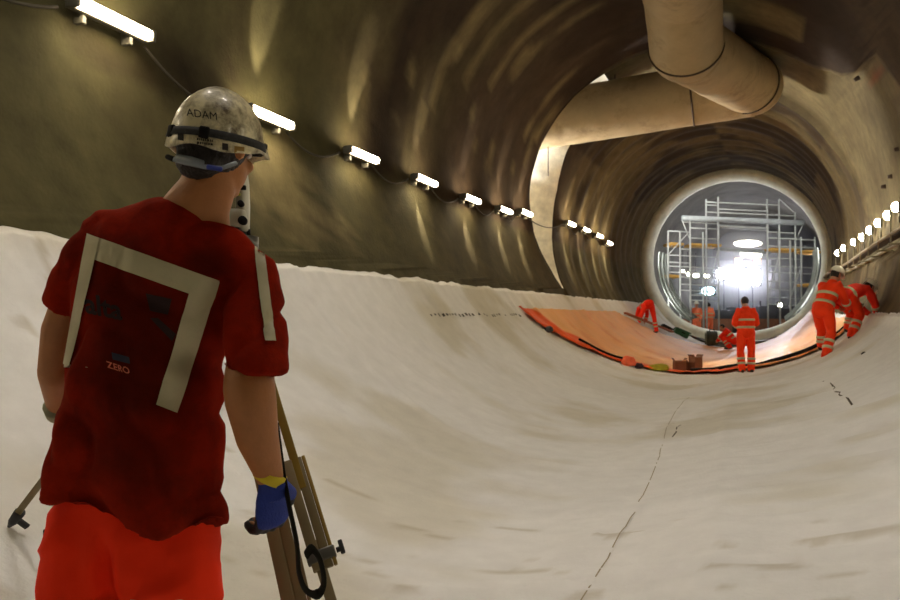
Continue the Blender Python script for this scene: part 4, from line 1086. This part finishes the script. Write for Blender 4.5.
bm = bmesh.new(); drape_quad(bm, bh, ((234, 146), (244, 147), (244, 156), (234, 155)), 4, 4, .0012); build('sticker', bm, mat('sticker_gold', (150, 116, 40), .6), helm)
for y0 in (138.0, 141.6): 
    x = 197
    bm = bmesh.new()
    while x < 213:
        w = random.uniform(1, 2.2); drape_quad(bm, bh, ((x, y0 + (x-197)*.12), (x+w, y0+(x+w-197)*.12), (x+w, y0+2.4+(x-197)*.12), (x, y0+2.2+(x-197)*.12)), 1, 1, .0012); x += w + .7
    build('sticker', bm, mk, helm)
# goggles hanging at the back of the head with their strap
gm = mat('goggle_plastic', (150, 160, 168), .25, spec=.6, trans=.35); gg = None
bm = bmesh.new(); tube(bm, [pt(170, 158, 1.90), pt(186, 163, 1.87), pt(205, 167, 1.86), pt(222, 168, 1.87), pt(236, 163, 1.90)], [(.004, .006)]*5, side=FWD, n=10); gg = build('goggles', bm, gm, man)
bm = bmesh.new(); tube(bm, [pt(176, 158, 1.885), pt(190, 161, 1.865), pt(203, 164, 1.86)], [(.003, .010), (.004, .012), (.003, .009)], side=FWD, n=12); build('lens', bm, gm, gg)
bm = bmesh.new(); tube(bm, [pt(208, 167, 1.855), pt(221, 169, 1.865)], [(.004, .006)]*2, side=FWD, n=8); build('clip', bm, mat('blue_clip', (40, 60, 150), .5), gg)
bm = bmesh.new(); tube(bm, [pt(168, 157, 1.905), pt(173, 159, 1.895)], .007, n=8); build('strap_end', bm, M_blk, gg)

# ================================================================= surveying tripod and instrument
APX = pt(230, 246, 2.52)
tri = thing('survey_tripod', Vector((APX.x, APX.y, fz(APX.x, APX.y)+.05)), 'wooden surveying tripod with yellow painted rails standing in front of the man', 'tripod')
M_wd = mat('tripod_wood', (118, 104, 68), .6, var=.12, scale=12, stretch=(1, 1, .2)); M_ye = mat('tripod_yellow', (140, 116, 40), .5, var=.12, scale=14)
M_st = mat('tripod_steel', (110, 108, 98), .4, metal=.6)
bm = bmesh.new(); tube(bm, [APX - Vector((0, 0, .02)), APX + Vector((0, 0, .03))], .09, n=30, round_ends=False); build('head_plate', bm, M_st, tri)
def snap(p):   # foot on the fleece
    u = p.x - K*p.y**2/2; return Vector((p.x, p.y, fz(u, p.y) + .055))
fl = pt(8, 535, 3.45); fl = snap(fl)
fr = snap(pt(420, 930, 1.76)); fc = snap(pt(340, 820, 2.13))
def proj_y(p):
    q = MW.transposed() @ (p-CAM); return 300 - q.y/(-q.z)*FPX
def on_line(a, b, py):
    lo, hi = 0., 1.
    for _ in range(40):
        m_ = (lo+hi)/2
        if proj_y(a.lerp(b, m_)) < py: lo = m_
        else: hi = m_
    return a.lerp(b, lo)
def tri_leg(a, foot, w, split, clamp, mats, gap=.0):
    """upper rod, twin side boards, clamp, inner extension and shod foot"""
    d = (foot-a).normalized(); vw = (a.lerp(foot, .5)-CAM).normalized(); sd = d.cross(vw).normalized()
    if sd.dot(RIGHT) < 0: sd = -sd
    nrm = sd.cross(d); cl_ = a.lerp(foot, clamp); lg = None
    def bar(nm, p, q, off, ww, hh, m, dn=0):
        nonlocal lg
        bm = bmesh.new(); beam(bm, p + sd*off + nrm*dn, q + sd*off + nrm*dn, ww, hh, nrm, .003); o = build(nm, bm, m, lg or tri); lg = lg or o; return o
    bar('leg', a.lerp(foot, split-.03), a.lerp(foot, clamp+.02), -w*.24, w*.46, .026, mats[0])
    bar('side_board', a.lerp(foot, split-.03), a.lerp(foot, clamp+.02), w*.22, w*.40, .022, mats[0])
    bar('edge_strip', a.lerp(foot, split-.03), a.lerp(foot, clamp+.02), w*.45+.004, .010, .024, mats[1])
    bar('upper_rod', a, a.lerp(foot, split+.02), w*.1, .024, .024, mats[1])
    bar('extension', a.lerp(foot, split+.1), foot - d*.10, -w*.10, .028, .018, mats[2])
    bm = bmesh.new(); beam(bm, cl_ - sd*(w*.60), cl_ + sd*(w*.66), .032, .030, nrm, .004); build('clamp', bm, M_st, lg)
    bm = bmesh.new(); q = cl_ + sd*(w*.95); beam(bm, cl_ + sd*w*.7, q, .012, .012, nrm); beam(bm, q - d*.022, q + d*.014, .012, .022, nrm, .003); build('clamp_lever', bm, M_dk, lg)
    bm = bmesh.new(); tube(bm, [foot - d*.14, foot - d*.06, foot + Vector((0, 0, .0))], [.024, .020, .004], n=12, round_ends=False); beam(bm, foot - d*.09 - sd*.01, foot - d*.075 + sd*.065, .03, .016, nrm, .003); build('foot', bm, M_dk, lg)
    return lg
tri_leg(APX - RIGHT*.02, fl, .052, .10, .62, (M_wd, M_wd, M_wd))
def frac(a, b, py): return (on_line(a, b, py)-a).length/(b-a).length
fA = pt(228, 246, 2.50); tri_leg(fA, fr, .062, frac(fA, fr, 466)+.02, frac(fA, fr, 556), (M_wd, M_ye, M_wd))
fB = APX + FWD*.02 - RIGHT*.05; tri_leg(fB, fc, .080, .08, frac(fB, fc, 640), (M_wd, M_wd, M_wd))
# black carrying strap
def smooth_path(P, m=5):
    out = []
    for k in range(len(P)-1):
        a, b, c, d = P[max(0, k-1)], P[k], P[k+1], P[min(len(P)-1, k+2)]
        for i in range(m):
            t = i/m; out.append(.5*((2*b) + (c-a)*t + (2*a-5*b+4*c-d)*t*t + (3*b-a-3*c+d)*t**3))
    return out + [P[-1]]
bm = bmesh.new(); q = smooth_path([pt(277, 425, 2.0), pt(283, 470, 1.93), pt(290, 510, 1.89), pt(297, 545, 1.84), pt(299, 572, 1.80), pt(306, 590, 1.78), pt(318, 594, 1.78), pt(324, 582, 1.78), pt(320, 560, 1.79), pt(312, 549, 1.80), pt(306, 555, 1.81)])
tube(bm, q, [(.0035, .012)]*len(q), side=FWD*.6+RIGHT*.8, n=8); build('carry_strap', bm, mat('strap_black', (34, 34, 28), .85, spec=.2), tri)
# instrument
INS = APX + Vector((0, 0, .03))
ins = thing('survey_instrument', INS, 'white electronic surveying instrument with keypad and black knobs on the tripod head', 'surveying instrument')
M_iw = mat('instrument_white', (206, 204, 184), .45, var=.05, scale=8); M_ig = mat('instrument_green', (110, 150, 110), .5)
rI = Matrix.Rotation(YAW + .15, 3, 'Z')
def I(x, y, z): return INS + rI @ Vector((x, y, z))
bm = bmesh.new(); tube(bm, [I(0, 0, 0), I(0, 0, .025)], .055, n=24, round_ends=False); build('tribrach', bm, M_dk, ins)
for q in range(3):
    bm = bmesh.new(); a = q*2.09; tube(bm, [I(.05*math.cos(a), .05*math.sin(a), .0), I(.05*math.cos(a), .05*math.sin(a), .024)], .014, n=12, round_ends=False); build('levelling_screw', bm, M_blk, ins)
bm = bmesh.new(); box(bm, I(-.04, 0, .055), (.19, .12, .06), rI, .015); build('base', bm, M_iw, ins)
for x, nm in ((.040, 'standard_right'), (-.125, 'standard_left')):
    bm = bmesh.new(); tube(bm, [I(x, 0, .03), I(x, 0, .10), I(x, 0, .17), I(x, 0, .215)], [(.021, .050), (.022, .050), (.019, .040), (.013, .024)], side=rI @ Vector((1, 0, 0)), n=20); build('side_arm', bm, M_iw, ins)
bm = bmesh.new(); tube(bm, [I(-.042, -.08, .14), I(-.042, .09, .14)], .034, n=20, round_ends=False); build('telescope', bm, M_dk, ins)
bm = bmesh.new(); box(bm, I(-.042, -.066, .055), (.10, .01, .045), rI, .004); build('keypad', bm, M_ig, ins)
bm = bmesh.new(); box(bm, I(.040, -.055, .150), (.030, .02, .013), rI, .002); build('display', bm, M_blk, ins)
bm = bmesh.new(); box(bm, I(.033, -.058, .128), (.010, .014, .008), rI, .002); build('button', bm, mat('button_yellow', (190, 190, 40), .5), ins)
for z, x, r_ in ((.098, .040, .010), (.045, .046, .014)):
    bm = bmesh.new(); tube(bm, [I(x, -.045, z), I(x, -.075, z)], r_, n=14, round_ends=False); build('knob', bm, M_blk, ins)
bm = bmesh.new(); tube(bm, [I(-.125, 0, .22), I(-.11, 0, .25), I(-.04, 0, .262), I(.03, 0, .25), I(.040, 0, .22)], .010, n=10); build('carry_handle', bm, M_iw, ins)

# ================================================================= added lights under the crown, out of view, to brighten the floor
for x, l in ((-1.3, 'left'), (1.5, 'right')):
    zc = R + math.sqrt(R*R - x*x); hd_ = Vector((x, 2.7, zc - .42)); t = thing('fill_light', hd_, l + ' one of the two added fill lights hung out of view from the tunnel crown', 'added light', 'added fill lights out of view')
    dr = (Vector((x*.4, 8.0, 0)) - hd_).normalized(); rot = dr.to_track_quat('Y', 'Z').to_matrix()
    bm = bmesh.new(); box(bm, hd_, (.70, .16, .40), rot, .02); build('lamp_head', bm, M_hous, t, False)
    bm = bmesh.new(); box(bm, hd_ + dr*.10, (.62, .03, .33), rot, .01); build('lens', bm, mat('fill_lens', (255, 250, 240), .4, emit=FILL, ecol=(255, 244, 232)), t, False)
    for q in (-.25, .25):
        bm = bmesh.new(); rod(bm, hd_ + Vector((q, 0, .1)), hd_ + Vector((q, 0, .44)), .014); build('hanger', bm, M_hous, t)

# ================================================================= light and view
w = bpy.data.worlds.new('world'); scn.world = w; w.use_nodes = True
w.node_tree.nodes['Background'].inputs[0].default_value = (.02, .018, .014, 1); w.node_tree.nodes['Background'].inputs[1].default_value = 1
vs_ = scn.view_settings; vs_.view_transform = 'Standard'; vs_.look = 'None'; vs_.gamma = 1; vs_.use_curve_mapping = False
vs_.exposure = 0.64
